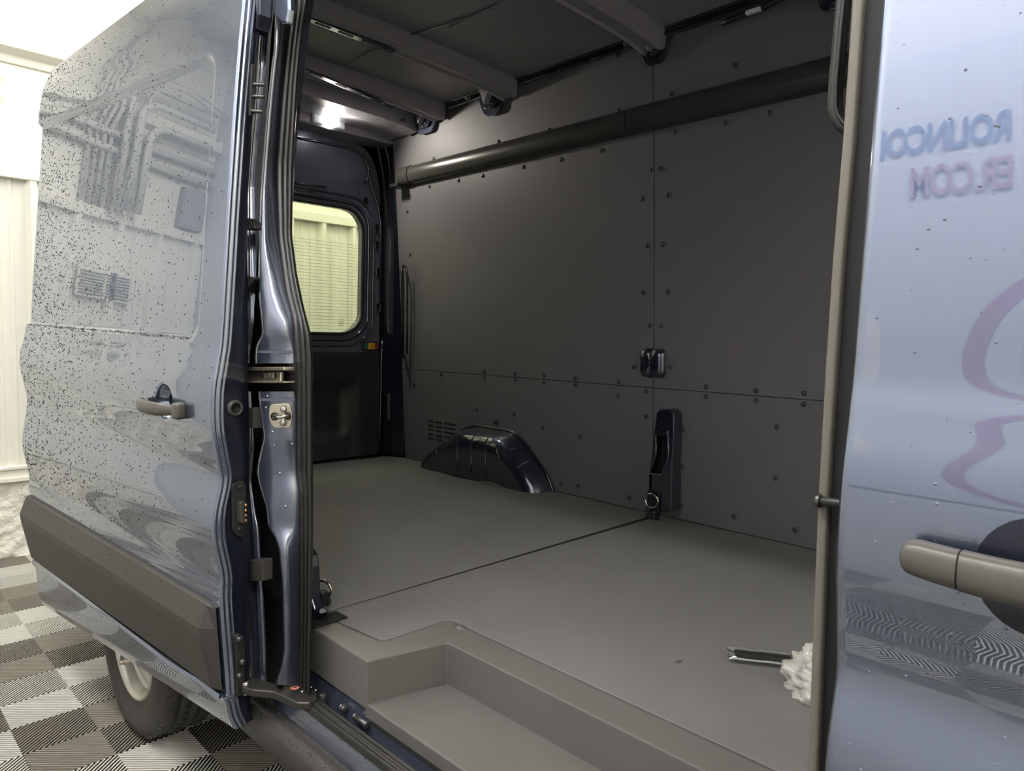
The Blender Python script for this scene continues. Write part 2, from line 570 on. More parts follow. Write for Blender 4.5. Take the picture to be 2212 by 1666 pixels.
def text(name, s, loc, size, m, parent, space=1.0):
    c = bpy.data.curves.new(name, 'FONT')
    c.body = s; c.size = size; c.extrude = 0.002; c.space_character = space; c.offset = 0.004; c.shear = 0.12
    c.align_x = 'LEFT'
    tmp = bpy.data.objects.new('tmp_text', c); COL.objects.link(tmp)
    bpy.context.view_layer.update()
    me = bpy.data.meshes.new_from_object(tmp)
    bpy.data.objects.remove(tmp)
    me.name = name; me.materials.clear(); me.materials.append(MATS[m])
    o = bpy.data.objects.new(name, me); COL.objects.link(o)
    # on a wall facing +y, read from +y side: text runs towards -x
    o.rotation_euler = (math.radians(90), 0, math.radians(180))
    o.location = loc
    o.scale = (0.60, 1, 1)
    o.parent = parent
    o.matrix_parent_inverse = PINV[parent.name]
    return o


text('lettering', 'ROLINCOLN', (-0.60, YR + 0.015, 2.635), 0.165, 'banner_blue', bn)
text('lettering', 'ER.COM', (-0.58, YR + 0.015, 2.455), 0.165, 'banner_red', bn)
arc = [(-0.30 + 0.42 * math.cos(a), YR + 0.012, 1.75 + 0.42 * math.sin(a)) for a in np.linspace(2.0, 4.6, 24)]
arc2 = [(-0.30 + 0.35 * math.cos(a), YR + 0.012, 1.75 + 0.37 * math.sin(a)) for a in np.linspace(4.6, 2.0, 24)]
pyd('red_arc', arc + arc2, [tuple(range(len(arc) + len(arc2)))], 'banner_red', bn)
el = [(-1.15 + 0.16 * math.cos(a), YR + 0.012, 1.90 + 0.12 * math.sin(a)) for a in np.linspace(0, 2 * math.pi, 28, endpoint=False)]
pyd('white_oval', el, [tuple(range(len(el)))], 'wall_white', bn)

# =================================================================== THE VAN
van = empty('cargo_van', (-1.5, 1.85, 0.0), 'dark blue metallic cargo van with its side door slid open', 'van')
FZ = 0.70


def wy(z):
    """inner face of the far cargo wall"""
    return interp(z, [0.6, 1.336, 1.593, 2.0, 2.48, 2.734, 2.90], [2.812, 2.775, 2.767, 2.742, 2.71, 2.687, 2.665])


def wall_pt(p):
    y = 2.75
    for k in range(6):
        q = ony(p, y); y = wy(q[2])
    return ony(p, y)


# --- body side profile (outward offset by height), shared by doors and panels
ROWS = [(.434, .385, -.030), (.470, .430, -.014), (.515, .560, -.004), (.536, .582, .004), (.545, .590, -.006), (.79, .853, .010), (.87, .932, .010),
        (.969, 1.037, .028), (1.043, 1.10, .027), (1.126, 1.221, .010), (1.19, 1.29, .018), (1.27, 1.36, .030), (1.36, 1.42, .029),
        (1.44, 1.47, .016), (1.50, 1.528, .007), (1.66, 1.70, -.005), (1.874, 1.894, -.020), (2.1, 2.12, -.038), (2.26, 2.316, -.053),
        (2.354, 2.40, -.063), (2.47, 2.46, -.075), (2.60, 2.54, -.105)]
FINE = cat_interp(ROWS, 8)
TH = math.radians(5.5)
DF = Vector((-1.83, 0.76, 0)); DU = Vector((-math.cos(TH), -math.sin(TH), 0)); DN = Vector((math.sin(TH), -math.cos(TH), 0))
DL = 1.5


def D(s, q, z):
    return DF + DU * s + DN * q + Vector((0, 0, z))


def qprof(s, z):
    f = min(1, max(0, s / DL))
    zs = [r[0] + (r[1] - r[0]) * f for r in FINE]
    return interp(z, zs, [r[2] for r in FINE])


def recess(s, z):
    f = min(1, max(0, s / DL))
    zl = 1.492 + (1.528 - 1.492) * f; zh = 2.262 + (2.316 - 2.262) * f
    # signed distance to a rounded rectangle that runs out at the rear
    cx, hx = 0.115 + 2.0, 2.0
    cz, hz = (zl + zh) / 2, (zh - zl) / 2
    rr = 0.055
    dx = abs(s - cx) - (hx - rr); dz = abs(z - cz) - (hz - rr)
    d = math.hypot(max(dx, 0), max(dz, 0)) + min(max(dx, dz), 0) - rr
    return d


# ------------------------------------------------------------------ sliding door
HS, HZ, HR = 0.262, 1.318, 0.050      # handle cup centre on the door


def door_skin():
    ss = [0.0, 0.004, 0.012, 0.03, 0.06, 0.085]
    ss += list(np.linspace(0.098, 0.135, 10)) + list(np.linspace(0.15, 0.20, 5)) + list(np.linspace(0.206, 0.320, 24)) + list(np.linspace(0.34, 1.49, 40)) + [1.496, 1.5]
    fr = set([i / 8 for i in range(8 * (len(ROWS) - 1) + 1)])
    fr |= set(np.arange(13.2, 14.6, 0.045)) | set(np.arange(17.3, 18.7, 0.045)) | set(np.arange(10.2, 13.0, 0.06))
    fs = sorted(float(x) for x in fr); fr = [fs[0]]
    for x in fs[1:-1]:
        if x - fr[-1] > .03 and fs[-1] - x > .03: fr.append(x)
    fr.append(fs[-1])
    rows = [cat_eval(ROWS, t) for t in fr]
    P = []
    for s in ss:
        f = s / DL
        row = []
        for r in rows:
            z = r[0] + (r[1] - r[0]) * f
            d = recess(s, z)
            q = r[2] - 0.016 * (1 - sstep(-0.012, 0.004, d))
            dc = math.hypot(s - HS, z - HZ)
            q -= 0.034 * (1 - sstep(HR - .022, HR + .002, dc))
            row.append(D(s, q, z))
        P.append(row)
    return P, ss


Pd, SSD = door_skin()
sd = grid('sliding_door', Pd, 'paint', van, True)
tag(sd, 'open sliding door skin with a recessed window blank, speckled with water')
# rolled hem and front end face
hem_prof = [(0.0, 0.0), (-.004, -.002), (-.0065, -.006), (-.006, -.010), (-.002, -.0125), (-.0055, -.016), (-.0075, -.020), (-.0055, -.025), (-.001, -.028), (-.004, -.031), (-.004, -.035), (0.001, -.038)]
P = []
for (ds, dq) in hem_prof:
    P.append([D(ds, r[2] + dq, r[0]) for r in FINE])
grid('edge_hem', P, 'paint', sd, True)


def inner_q(z): return min(-.078, qprof(0, z) - .058)


P = [[D(0.001, r[2] - .038, r[0]) for r in FINE], [D(0.006, (r[2] - .038) * .5 + inner_q(r[0]) * .5, r[0]) for r in FINE], [D(0.004, inner_q(r[0]), r[0]) for r in FINE],
     [D(0.02, inner_q(r[0]) - .004, r[0]) for r in FINE], [D(0.10, inner_q(r[0]) - .004, r[0]) for r in FINE]]
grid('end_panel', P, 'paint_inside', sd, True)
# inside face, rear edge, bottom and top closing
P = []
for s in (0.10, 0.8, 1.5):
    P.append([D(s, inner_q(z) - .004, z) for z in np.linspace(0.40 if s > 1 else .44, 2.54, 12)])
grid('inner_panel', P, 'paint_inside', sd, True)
P = [[Vector(p) for p in Pd[-1]], [Vector(p) + DN * -0.05 for p in Pd[-1]]]
grid('rear_edge', P, 'paint', sd, True)
P = [[Vector(c[0]) for c in Pd], [D(s, -.055, .434 + (.385 - .434) * s / DL + .004) for s in SSD]]
grid('bottom_hem', P, 'paint', sd, True)
# lower protective molding
mp = [(0.0, -.002), (0.0, .014), (.03, .018), (.64, .040), (.74, .040), (.98, .014), (1.0, .008), (1.0, -.004)]
ss = [0.010, 0.018, 0.045, 0.06] + list(np.linspace(0.1, 1.495, 14))
P = []
for s in ss:
    f = s / DL
    zb = .545 + (.592 - .545) * f; zt_ = .788 + (.850 - .788) * f
    e = sstep(0.010, 0.050, s)
    row = []
    for (a, dq) in mp:
        z = zb + (zt_ - zb) * (a if s > .02 else 0.02 + .96 * a)
        q0 = qprof(s, z)
        row.append(D(s, q0 + (dq if dq < .005 else .006 + (dq - .006) * e), z))
    P.append(row)
mo = grid('lower_molding', P, 'molding', sd, False)
tag(mo, 'wide dark grey plastic rub molding along the door bottom')
P = [[D(s, qprof(s, .54), .528 + (.575 - .528) * s / DL) for s in np.linspace(0.012, 1.495, 12)],
     [D(s, qprof(s, .54) + .016, .531 + (.578 - .531) * s / DL) for s in np.linspace(0.012, 1.495, 12)],
     [D(s, qprof(s, .54) + .012, .541 + (.588 - .541) * s / DL) for s in np.linspace(0.012, 1.495, 12)]]
grid('molding_lip', P, 'paint', sd, False)


def door_hit(p):
    """point on the sliding door seen at photo point p -> (s, z)"""
    q = 0
    d = Vector(_ray(p))
    for k in range(8):
        B = DF + DN * q
        t = DN.dot(B) / DN.dot(d)
        Pp = d * t
        s = (Pp - DF).dot(DU); z = Pp.z + CAMZ; q = qprof(s, z)
    return s, z


# door handle: disc darker than the body paint for the cup's dark reflections, grip bar
hs, hz = HS, HZ
cup = []
for (r, dq) in ((.62, -.0315), (.4, -.0335), (.05, -.0335)):
    cup.append([D(hs + .050 * r * math.cos(a), qprof(hs, hz) + dq + .002, hz + .052 * r * math.sin(a)) for a in np.linspace(0, 2 * math.pi, 28, endpoint=False)])
o = grid('cup_shade_disc', cup, 'paint_inside', sd, True, closed=True)
gp = []
Lh = 0.105
for k in range(15):
    u = -1 + 2 * k / 14
    s = hs + Lh * u + 0.005
    out = .006 + .040 * (1 - abs(u) ** 3.2)
    if u > .93: out = .012
    hh = .019 * (1 - .35 * abs(u) ** 4)
    tk = .010
    zc = hz - .012 + .004 * u
    gp.append([D(s, qprof(hs, hz) + out + tk * math.cos(a), zc + hh * math.sin(a)) for a in np.linspace(0, 2 * math.pi, 14, endpoint=False)])
v = [p for r in gp for p in r]
f = [(i * 14 + j, i * 14 + (j + 1) % 14, (i + 1) * 14 + (j + 1) % 14, (i + 1) * 14 + j) for i in range(14) for j in range(14)] + [tuple(range(14)), tuple(range(14 * 14, 15 * 14))]
o = pyd('door_handle', v, f, 'handle_grey', sd, True)
tag(o, 'grey plastic pull handle over a round cup')
cap = D(hs - Lh - .008, qprof(hs, hz) + .012, hz - .016)
bm = bmesh.new(); add_box(bm, cap, (.034, .030, .046), Matrix.Rotation(TH, 3, 'Z'))
bm_obj('handle_end_cap', bm, 'handle_grey', sd, True, .009, 3)

# fittings on the door's front end face
def endp(p, out=0.0):
    """point on the end face plane (s=0) seen at photo point"""
    d = Vector(_ray(p)); B = D(-out, 0, 0)
    t = DU.dot(Vector((B.x, B.y, 0))) / DU.dot(d)
    P_ = d * t; return Vector((P_.x, P_.y, P_.z + CAMZ))


fw = -DU   # outwards of the end face
c = endp((507, 882))
lathe('bumper_ring', [(.012, 0), (.012, .006), (.016, .010), (.021, .008), (.023, .0)], c, fw, 'clip_grey', sd, 20)
lathe('bumper_hole', [(.012, .0085), (.011, .002), (.0005, .001)], c, fw, 'gap_black', sd, 16)
# contact plate
def end_poly(name, pts, th, m, out=0.0, bevel=0.0):
    return prism(name, [endp(p, out) for p in pts], fw * th, m, sd, bevel)
pl = round_poly([(497, 1045), (520, 1037), (528, 1045), (530, 1150), (520, 1163), (500, 1150)], 9, 4)
end_poly('contact_plate', pl, .008, 'black_plastic', 0, .002)
for cc in ((518, 1052), (517, 1143)):
    cyl('screw', endp(cc, .008), endp(cc, .008) + fw * .005, .006, 'black_plastic', sd, 10)
end_poly('contact_block', round_poly([(511, 1083), (520, 1080), (521, 1130), (511, 1127)], 3, 2), .020, 'clip_grey', .006, .002)
for k in range(4):
    cc = endp((526, 1090 + k * 11), .010)
    cyl('contact_pin', cc, cc + fw * .014, .004, 'copper', sd, 8)
# lower hinge bracket and upper guide bracket
end_poly('hinge_bracket', [(503, 1372), (511, 1366), (521, 1372), (525, 1395), (524, 1500), (506, 1500), (504, 1400)], .014, 'black_plastic', .0, .003)
for cc in ((513, 1379), (520, 1428), (514, 1458)):
    p0 = endp(cc, .014); cyl('bracket_bolt', p0, p0 + fw * .016, .008, 'dark_steel', sd, 10)
end_poly('guide_bracket', [(539, 140), (548, 142), (549, 200), (544, 250), (534, 252), (536, 190)], .012, 'black_plastic', 0.0, .002)
for cc in ((546, 182), (545, 208), (541, 240)):
    p0 = endp(cc, .010); cyl('guide_stud', p0, p0 + fw * .02 + Vector((.0, .022, 0)), .005, 'dark_steel', sd, 8)

# ------------------------------------------------------------------ water beads
def beads(name, pts, parent, m='water'):
    v, f = [], []
    for (c, nrm, r) in pts:
        n = Vector(nrm).normalized(); a = n.orthogonal().normalized(); b = n.cross(a)
        i0 = len(v)
        c = Vector(c)
        for (rr, hh) in ((1.0, 0.0), (.72, .42)):
            for k in range(6):
                t = 2 * math.pi * k / 6
                v.append(c + (a * math.cos(t) + b * math.sin(t)) * r * rr + n * hh * r)
        v.append(c + n * r * .58)
        for k in range(6):
            k2 = (k + 1) % 6
            f.append((i0 + k, i0 + k2, i0 + 6 + k2, i0 + 6 + k))
            f.append((i0 + 6 + k, i0 + 6 + k2, i0 + 12))
    o = pyd(name, v, f, m, parent, True)
    o['kind'] = 'stuff'
    return o


pts = []
while len(pts) < 8500:
    s = rnd.random() ** 0.75 * 1.48 + 0.01
    z = rnd.uniform(0.60, 2.53)
    if rnd.random() > (0.18 + 0.82 * (s / 1.5)) : continue
    f_ = s / DL
    if z < .855 + .06 * f_:
        if rnd.random() > .22: continue
        off = .030 * sstep(.60, .75, z) + .003
        if z < .62 or s < .07: continue
    else:
        off = 0
    zt_ = 2.60 + (2.54 - 2.60) * f_
    if z > zt_ - .01: continue
    d = recess(s, z)
    if math.hypot(s - HS, z - HZ) < .058: continue
    q = qprof(s, z) - 0.016 * (1 - sstep(-0.012, 0.004, d)) + off
    r = rnd.choice((.0009, .0012, .0015, .0019, .0026)) * (1.0 + .35 * f_)
    pts.append((D(s, q - .0003, z), DN, r))
# beads gathered on the recess ledge
for k in range(500):
    s = rnd.uniform(.13, 1.49); f_ = s / DL
    pts.append((D(s, qprof(s, 1.50) - rnd.uniform(0, .012), 1.494 + .036 * f_ + rnd.uniform(-.002, .004)), DN + Vector((0, 0, .8)), rnd.uniform(.0012, .003)))
beads('water_beads', pts, sd)

# ------------------------------------------------------------------ front door
FDX = -0.30
FDY = 0.872


def fdp(x, z, dq=0.0):
    q = interp(z, [r[0] for r in FINE], [r[2] for r in FINE])
    return Vector((x, FDY - q - dq, z))


xs = [FDX - .003, FDX, FDX + .004, FDX + .012] + list(np.linspace(FDX + .05, 1.3, 12))
zz = [r[0] for r in FINE if r[0] > .43]
P = []
for i, x in enumerate(xs):
    P.append([fdp(x, z, (-.022, -.004, 0, 0)[i] if i < 4 else 0) for z in zz])
fd = grid('front_door', P, 'paint_wet', van, True)
tag(fd, 'closed front door skin beside the opening, wet and mirroring a banner')
P = [[fdp(FDX - .003, z, -.022) for z in zz], [fdp(FDX + .02, z, -.026) for z in zz], [fdp(FDX + .03, z, -.10) for z in zz]]
grid('rear_edge', P, 'black_matte', fd, True)
# window glass set in the upper front part
P = []
for t in np.linspace(0, 1, 12):
    z = 1.50 + t * 1.0
    x0 = interp(z, [1.50, 1.6, 1.7, 1.9, 2.5], [0.02, -0.015, -0.033, -0.045, -0.05])
    P.append([tuple(fdp(x0, z, -.004)), tuple(fdp(x0 + .004, z, .004)), tuple(fdp(x0 + .03, z, .006)), tuple(fdp(1.2, z, .006))])
o = grid('side_window', P, 'side_glass', fd, True)
P2 = [[Vector(p) + Vector((0, .003, 0)) for p in row] for row in P]
grid('window_backing', [[p for p in r] for r in P2], 'black_matte', fd, True)

# its handle: long grey grip with a joint, flat dark disc standing for the shaded cup
hx0, hx1 = ony((1955, 1190), .82)[0], ony((2330, 1310), .82)[0]
hz0 = ony((1960, 1190), .82)[2]
P = []
NN = 40
for k in range(NN):
    u = k / (NN - 1)
    x = hx0 + (hx1 - hx0) * (u if u > .1 else u * u / .1)
    hh = .019 * (1 - (1 - min(1, u / .10)) ** 2) ** .5 if u < .10 else .019 + .003 * u
    if u > .93: hh = .019 * (1 - ((u - .93) / .07) ** 2) ** .5 + .002
    hh = max(hh, .003)
    out = .030 + .010 * math.sin(math.pi * u)
    zc = hz0 - .003 - .006 * u
    base = fdp(x, 1.23).y
    row = []
    for a in np.linspace(0, 2 * math.pi, 16, endpoint=False):
        ca, sa = math.cos(a), math.sin(a)
        row.append((x, base - out - .016 * math.copysign(abs(ca) ** .7, ca), zc + hh * math.copysign(abs(sa) ** .8, sa)))
    P.append(row)
k2 = 14
o = grid('handle_grip', P[:k2 + 1], 'handle_grey', fd, True, closed=True)
tag(o, 'grey plastic handle end')
sc = []
for row in P[k2:]:
    c_ = Vector((sum(p[0] for p in row) / 16, sum(p[1] for p in row) / 16, sum(p[2] for p in row) / 16))
    sc.append([tuple(c_ + (Vector(p) - c_) * 1.02 + Vector((.002, 0, 0))) for p in row])
o = grid('handle_grip', sc, 'handle_grey', fd, True, closed=True)
tag(o, 'grey plastic handle grip')
rowm = P[k2]
c_ = Vector((sum(p[0] for p in rowm) / 16, sum(p[1] for p in rowm) / 16, sum(p[2] for p in rowm) / 16))
grid('handle_joint', [[tuple(c_ + (Vector(p) - c_) * .97 + Vector((dx, 0, 0))) for p in rowm] for dx in (-.002, .004)], 'gap_black', fd, True, closed=True)
hx_c, _, hz_c = ony((2250, 1248), .85)
cup = []
for (r, dq) in ((1.0, .001), (.93, -.001), (.8, -.012), (.5, -.022), (.05, -.026)):
    cup.append([tuple(fdp(hx_c + .055 * r * math.cos(a), hz_c + .060 * r * math.sin(a), .0015 + .001 * r)) for a in np.linspace(0, 2 * math.pi, 30, endpoint=False)])
grid('cup_shade_disc', cup, 'paint_inside', fd, True, closed=True)
pts = []
for k in range(360):
    x = rnd.uniform(FDX + .01, .15); z = rnd.uniform(1.0, 1.95)
    r = rnd.choice((.0007, .0009, .0012, .0015, .0022))
    pts.append((fdp(x, z, -.0003), (0, -1, 0), r))
beads('water_beads', pts, fd, 'water_thin')

# ------------------------------------------------------------------ pillar behind the front door: rubber strip, grab handle, stop
sp_px = [(1870, -60), (1866, 0), (1856, 150), (1846, 300), (1824, 550), (1807, 800), (1791, 1080), (1780, 1350), (1768, 1666), (1765, 1760)]
strip = [ony(p, .925) for p in sp_px]
bp = box('door_pillar', (-0.30, .93, .45), (-0.22, 1.06, 2.95), 'black_matte', van)
bp.data.materials.clear(); bp.data.materials.append(MATS['black_matte'])
v, f = [], []
for (x, y, z) in strip:
    v += [(x - .002, .93, z), (x + .16, .93, z), (x + .16, 1.05, z), (x + .012, 1.05, z)]
for i in range(len(strip) - 1):
    for k in range(4):
        a, b = i * 4 + k, i * 4 + (k + 1) % 4
        f.append((a, b, b + 4, a + 4))
pyd('pillar_casing', v, f, 'black_matte', bp)
P = []
for (x, y, z) in strip:
    row = []
    for (dx, dy) in ((-.0125, .012), (-.0135, .002), (-.0120, -.004), (-.0085, -.006), (-.005, -.0050), (-.002, -.0056), (.0005, -.003), (.0015, .003), (.0015, .012)):
        row.append((x + dx, y + dy, z))
    P.append(row)
o = grid('rubber_strip', P, 'rubber_tan', bp, True)
tag(o, 'pale ribbed rubber strip along the opening edge')
gh = [ony(p, .985) for p in ((1828, -60), (1822, 0), (1813, 100), (1806, 180), (1804, 232), (1809, 254), (1820, 270), (1838, 282), (1860, 290))]
o = tube('grab_handle', gh, .0095, 'black_plastic', bp, 12)
tag(o, 'black grab handle bar')
gh2 = [(x + .004, y - .009, z) for (x, y, z) in gh]
tube('handle_seam', gh2, .0035, 'rubber', bp, 6)
st = ony((1800, 1083), .915); st2 = ony((1762, 1081), .915)
cyl('door_stop', (st[0] + .03, st[1], st[2]), (st2[0] + .006, st2[1], st2[2]), .0065, 'black_plastic', bp, 12)
cyl('stop_tip', (st2[0] + .008, st2[1], st2[2]), (st2[0], st2[1], st2[2]), .0095, 'dark_steel', bp, 12)

# ------------------------------------------------------------------ rear side body: outer panel, inner panel, roof edge
QY = 0.885


def qpy(z):
    if z < 2.45: return QY - interp(z, [r[1] for r in FINE], [r[2] for r in FINE]) * .9
    return interp(z, [2.45, 2.60, 2.75, 2.88, 2.95, 2.98], [QY + .068, .985, 1.02, 1.07, 1.14, 1.24])


WCX, WCZ = -2.80, 0.367
P = []
zz = list(np.linspace(.42, 2.45, 40)) + [2.5, 2.55, 2.6, 2.68, 2.75, 2.82, 2.88, 2.92, 2.95, 2.97, 2.98]
for x in np.linspace(-3.97, -1.90, 44):
    row = []
    for z in zz:
        zb = z
        d = abs(x - WCX)
        if d < .46:
            arch = WCZ + math.sqrt(.46 ** 2 - d * d)
            zb = max(z, arch)
        row.append((x, qpy(max(zb, .45)), zb))
    P.append(row)
qp = grid('rear_quarter_panel', P, 'paint', van, True)
tag(qp, 'dark blue rear side panel mostly hidden behind the open door')
P = []
for x in (-1.96, -2.4, -3.2, -3.95):
    P.append([(x, .985 if z < 1.6 else .985 + (z - 1.6) * .07, z) for z in (.60, 1.0, 1.6, 2.2, 2.88)])
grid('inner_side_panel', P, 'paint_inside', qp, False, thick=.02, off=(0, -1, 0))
# roof
P = []
for x in np.linspace(-3.98, 1.0, 8):
    P.append([(x, y, 2.985 + .02 * math.sin(math.pi * (y - 1.2) / 1.4)) for y in np.linspace(1.24, 2.62, 9)] + [(x, 2.80, 2.95), (x, 2.90, 2.86), (x, 2.945, 2.70)])
rf = grid('roof', P, 'paint', van, True)
P = []
for x in np.linspace(-1.92, 1.0, 6):
    P.append([(x, qpy(z), z) for z in (2.45, 2.6, 2.75, 2.88, 2.95, 2.98)])
grid('roof_edge', P, 'paint', rf, True)
P = []
for x in np.linspace(-3.98, 1.0, 14):
    P.append([(x, y, 2.858 + .022 * math.sin(math.pi * min(1, max(0, (y - 1.02) / 1.65)))) for y in np.linspace(1.09, 2.68, 12)])
ceil = grid('roof_lining', P, 'roof_paint_hazed', rf, True)
tag(ceil, 'dark bare inner roof skin')
# pressed lines in the roof skin
for (a, b) in (((970, 59), (1075, 10)), ((750, 140), (830, 96)), ((890, 192), (958, 166)), ((877, 78), (1070, 20)), ((1060, 125), (1120, 105))):
    pa, pb = onz(a, 2.872), onz(b, 2.872)
    tube('pressed_line', [(pa[0], pa[1], 2.872), (pb[0], pb[1], 2.872)], .004, 'roof_paint_hazed', rf, 6)
# far side outer skin and underbody
box('far_side_panel', (-3.98, 2.90, .45), (1.0, 2.94, 2.95), 'paint', van)
for (lo_, hi_) in (((-4.03, .97, .48), (-4.005, 2.94, .80)), ((-4.03, 2.62, .48), (-4.005, 2.94, 2.85)), ((-4.03, 1.25, 2.55), (-4.005, 2.88, 2.94)), ((-4.03, .97, .48), (-4.005, 1.12, 2.5))):
    box('rear_frame', lo_, hi_, 'paint', van)
box('underbody', (-3.95, 1.0, .48), (1.0, 2.90, .53), 'black_matte', van)

# roof bows across the van, gussets on the wall
def bow(name, xc, w, y0, mname='roof_paint_hazed', drop=0.075):
    P = []
    for y in np.linspace(y0, 2.66, 14):
        zc = 2.868 + .02 * math.sin(math.pi * min(1, max(0, (y - 1.02) / 1.65)))
        if y > 2.5: zc -= (y - 2.5) * .10
        P.append([(xc - w / 2, y, zc), (xc - w / 2 + .008, y, zc - drop), (xc - w * .28, y, zc - drop - .010), (xc - w * .25, y, zc - drop), (xc + w * .25, y, zc - drop), (xc + w * .28, y, zc - drop - .010), (xc + w / 2 - .008, y, zc - drop), (xc + w / 2, y, zc)])
    return grid(name, P, mname, rf, False)


bow('roof_bow', -2.72, .13, 1.09)
bow('roof_bow', -1.82, .13, 1.09)
bow('roof_bow', -1.00, .13, 1.09)
bow('roof_bow', -3.30, .12, 1.09)
bow('roof_header', -3.72, .42, 1.09, drop=.10)
# bright pressed flange with slots along the two rear bows
for (a, b, zz_) in (((668, 42), (850, 112), 2.80), ((655, 150), (850, 232), 2.80)):
    pa, pb = onz(a, zz_), onz(b, zz_)
    o = box('bow_flange', (-.5, -.5, -.5), (.5, .5, .5), 'paint_trim', rf)
    d = Vector(pb) - Vector(pa)
    o.matrix_world = Matrix.Translation((Vector(pa) + Vector(pb)) / 2) @ d.to_track_quat('X', 'Z').to_matrix().to_4x4() @ Matrix.Diagonal((d.length, .035, .006, 1))
    for t0 in (.08, .34, .62, .82):
        q0 = Vector(pa) + d * t0
        s_ = box('bow_slot', (-.5, -.5, -.5), (.5, .5, .5), 'gap_black', rf)
        s_.matrix_world = Matrix.Translation(q0 + d.normalized() * .03 - Vector((0, 0, .0015))) @ d.to_track_quat('X', 'Z').to_matrix().to_4x4() @ Matrix.Diagonal((.07 if t0 < .7 else .03, .016, .006, 1))


def gusset(px_c, wpx, ytop, ybot):
    y = 2.645
    x0, x1 = ony((px_c - wpx, ytop), y)[0], ony((px_c + wpx, ytop), y)[0]
    xb0, xb1 = ony((px_c - wpx * .42, ybot), y)[0], ony((px_c + wpx * .42, ybot), y)[0]
    z1 = 2.875; z0 = ony((px_c, ybot), y)[2]
    pl = round_poly([(x0, z1), (xb0, z0), (xb1, z0), (x1, z1)], [0, .03, .03, 0], 5)
    g = prism('roof_gusset', [(a, y + .025, b) for a, b in pl], (0, -.012, 0), 'paint_trim', rf, .003)
    inn = [((a - (x0 + x1) / 2) * .74 + (x0 + x1) / 2, (b - z1) * .80 + z1) for a, b in pl]
    prism('gusset_face', [(a, y + .012, b) for a, b in inn], (0, -.016, 0), 'paint_inside', rf, .004)
    xm = (x0 + x1) / 2
    prism('gusset_web', [(xm - .055, y + .01, 2.87), (xm + .055, y + .01, 2.87), (xm, y + .01, z0 + .045)], (0, -.05, 0), 'roof_paint_hazed', rf, .004)
    cyl('gusset_bolt', (xm - .06, y - .10, 2.80), (xm - .06, y - .10, 2.785), .016, 'grey_plate', rf, 12)
    for (dx, dz) in ((-.02, .05), (.008, .035), (.03, .05)):
        box('gusset_clip', (xm + dx - .006, y - .012, z0 + dz - .004), (xm + dx + .006, y - .004, z0 + dz + .004), 'steel', rf)


gusset(915, 33, 235, 287)
gusset(1058, 36, 195, 247)
gusset(1410, 45, 80, 137)
gusset(1790, 46, -40, 20)
# roof side rail
for (dz, dy, r, m_) in ((.0, .0, .012, 'paint_trim'), (-.030, .012, .009, 'paint_trim')):
    tube('roof_side_rail', [(x, 2.648 + dy, 2.862 + dz) for x in np.linspace(-3.75, 1.0, 12)], r, m_, rf, 10)
prism('side_rail_web', [(-3.75, 2.652, 2.86), (1.0, 2.652, 2.86), (1.0, 2.662, 2.832), (-3.75, 2.662, 2.832)], (0, .01, 0), 'paint_inside', rf)
for p in ((1190, 165), (1280, 128), (1208, 152), (1352, 103)):
    q_ = ony(p, 2.64); box('rail_clip', (q_[0] - .006, 2.636, q_[2] - .006), (q_[0] + .006, 2.65, q_[2] + .006), 'steel', rf)
# wiring clip near the roof at the front
pa = ony((1625, 22), 2.60); box('wire_clip', (pa[0] - .03, 2.60, pa[2] - .008), (pa[0] + .03, 2.62, pa[2] + .008), 'lens', rf, .003)
tube('wire_harness', [ony(p, 2.62) for p in ((1560, 50), (1580, 42), (1610, 30), (1650, 15), (1700, -10))], .012, 'black_plastic', rf, 8)

# ------------------------------------------------------------------ cargo floor and step well
def polyfloor(name, pts, z0, z1, m, parent, bevel=.003):
    return prism(name, [(x, y, z1) for x, y in pts], (0, 0, z0 - z1), m, parent, bevel, 2)


S1 = -1.806
S2 = -3.112
cf = polyfloor('floor_panel', [(S2 + .003, 1.0), (S1 - .034, 1.0), (S1 - .034, 1.065), (S1 - .004, 1.065), (S1 - .015, 2.80), (S1 - .10, 2.80), (-2.46, 2.80), (-2.49, 2.79), (-2.54, 2.72), (-2.66, 2.675), (-3.06, 2.645), (S2 + .003, 2.645)], .66, FZ, 'floor_mat', van, .002)
tag(cf, 'dark grey composite floor panel between the wheel arches')
o = polyfloor('floor_panel', [(-3.952, 1.0), (S2 - .003, 1.0), (S2 - .003, 2.645), (-3.40, 2.67), (-3.50, 2.74), (-3.54, 2.80), (-3.952, 2.80)], .66, FZ, 'floor_mat', van, .002)
tag(o, 'dark grey composite floor panel by the rear doors')
matp = [(S1 + .003, 1.035)] + round_poly([(-1.527, 1.062), (-1.523, 1.288)], 0) + [(1.0, 1.288), (1.0, 2.80), (S1 + .02, 2.80)]
mp_ = [(S1 + .003, 1.035), (-1.560, 1.060), (-1.540, 1.063), (-1.530, 1.075), (-1.525, 1.26), (-1.520, 1.28), (-1.50, 1.288), (1.0, 1.288), (1.0, 2.80), (S1 + .016, 2.80)]
o = polyfloor('floor_panel', mp_, .66, FZ, 'floor_mat', van, .002)
tag(o, 'dark grey composite floor panel behind the side step')
polyfloor('seam_shade_strip', [(S1 - .006, 1.066), (S1 + .004, 1.066), (S1 + .018, 2.80), (S1 - .016, 2.80)], .66, .6975, 'gap_black', van, 0)  # black filler strip, painted shade of the panel edges in the seam
box('floor_gap', (-3.98, 1.30, .63), (1.0, 2.84, .665), 'gap_black', van)
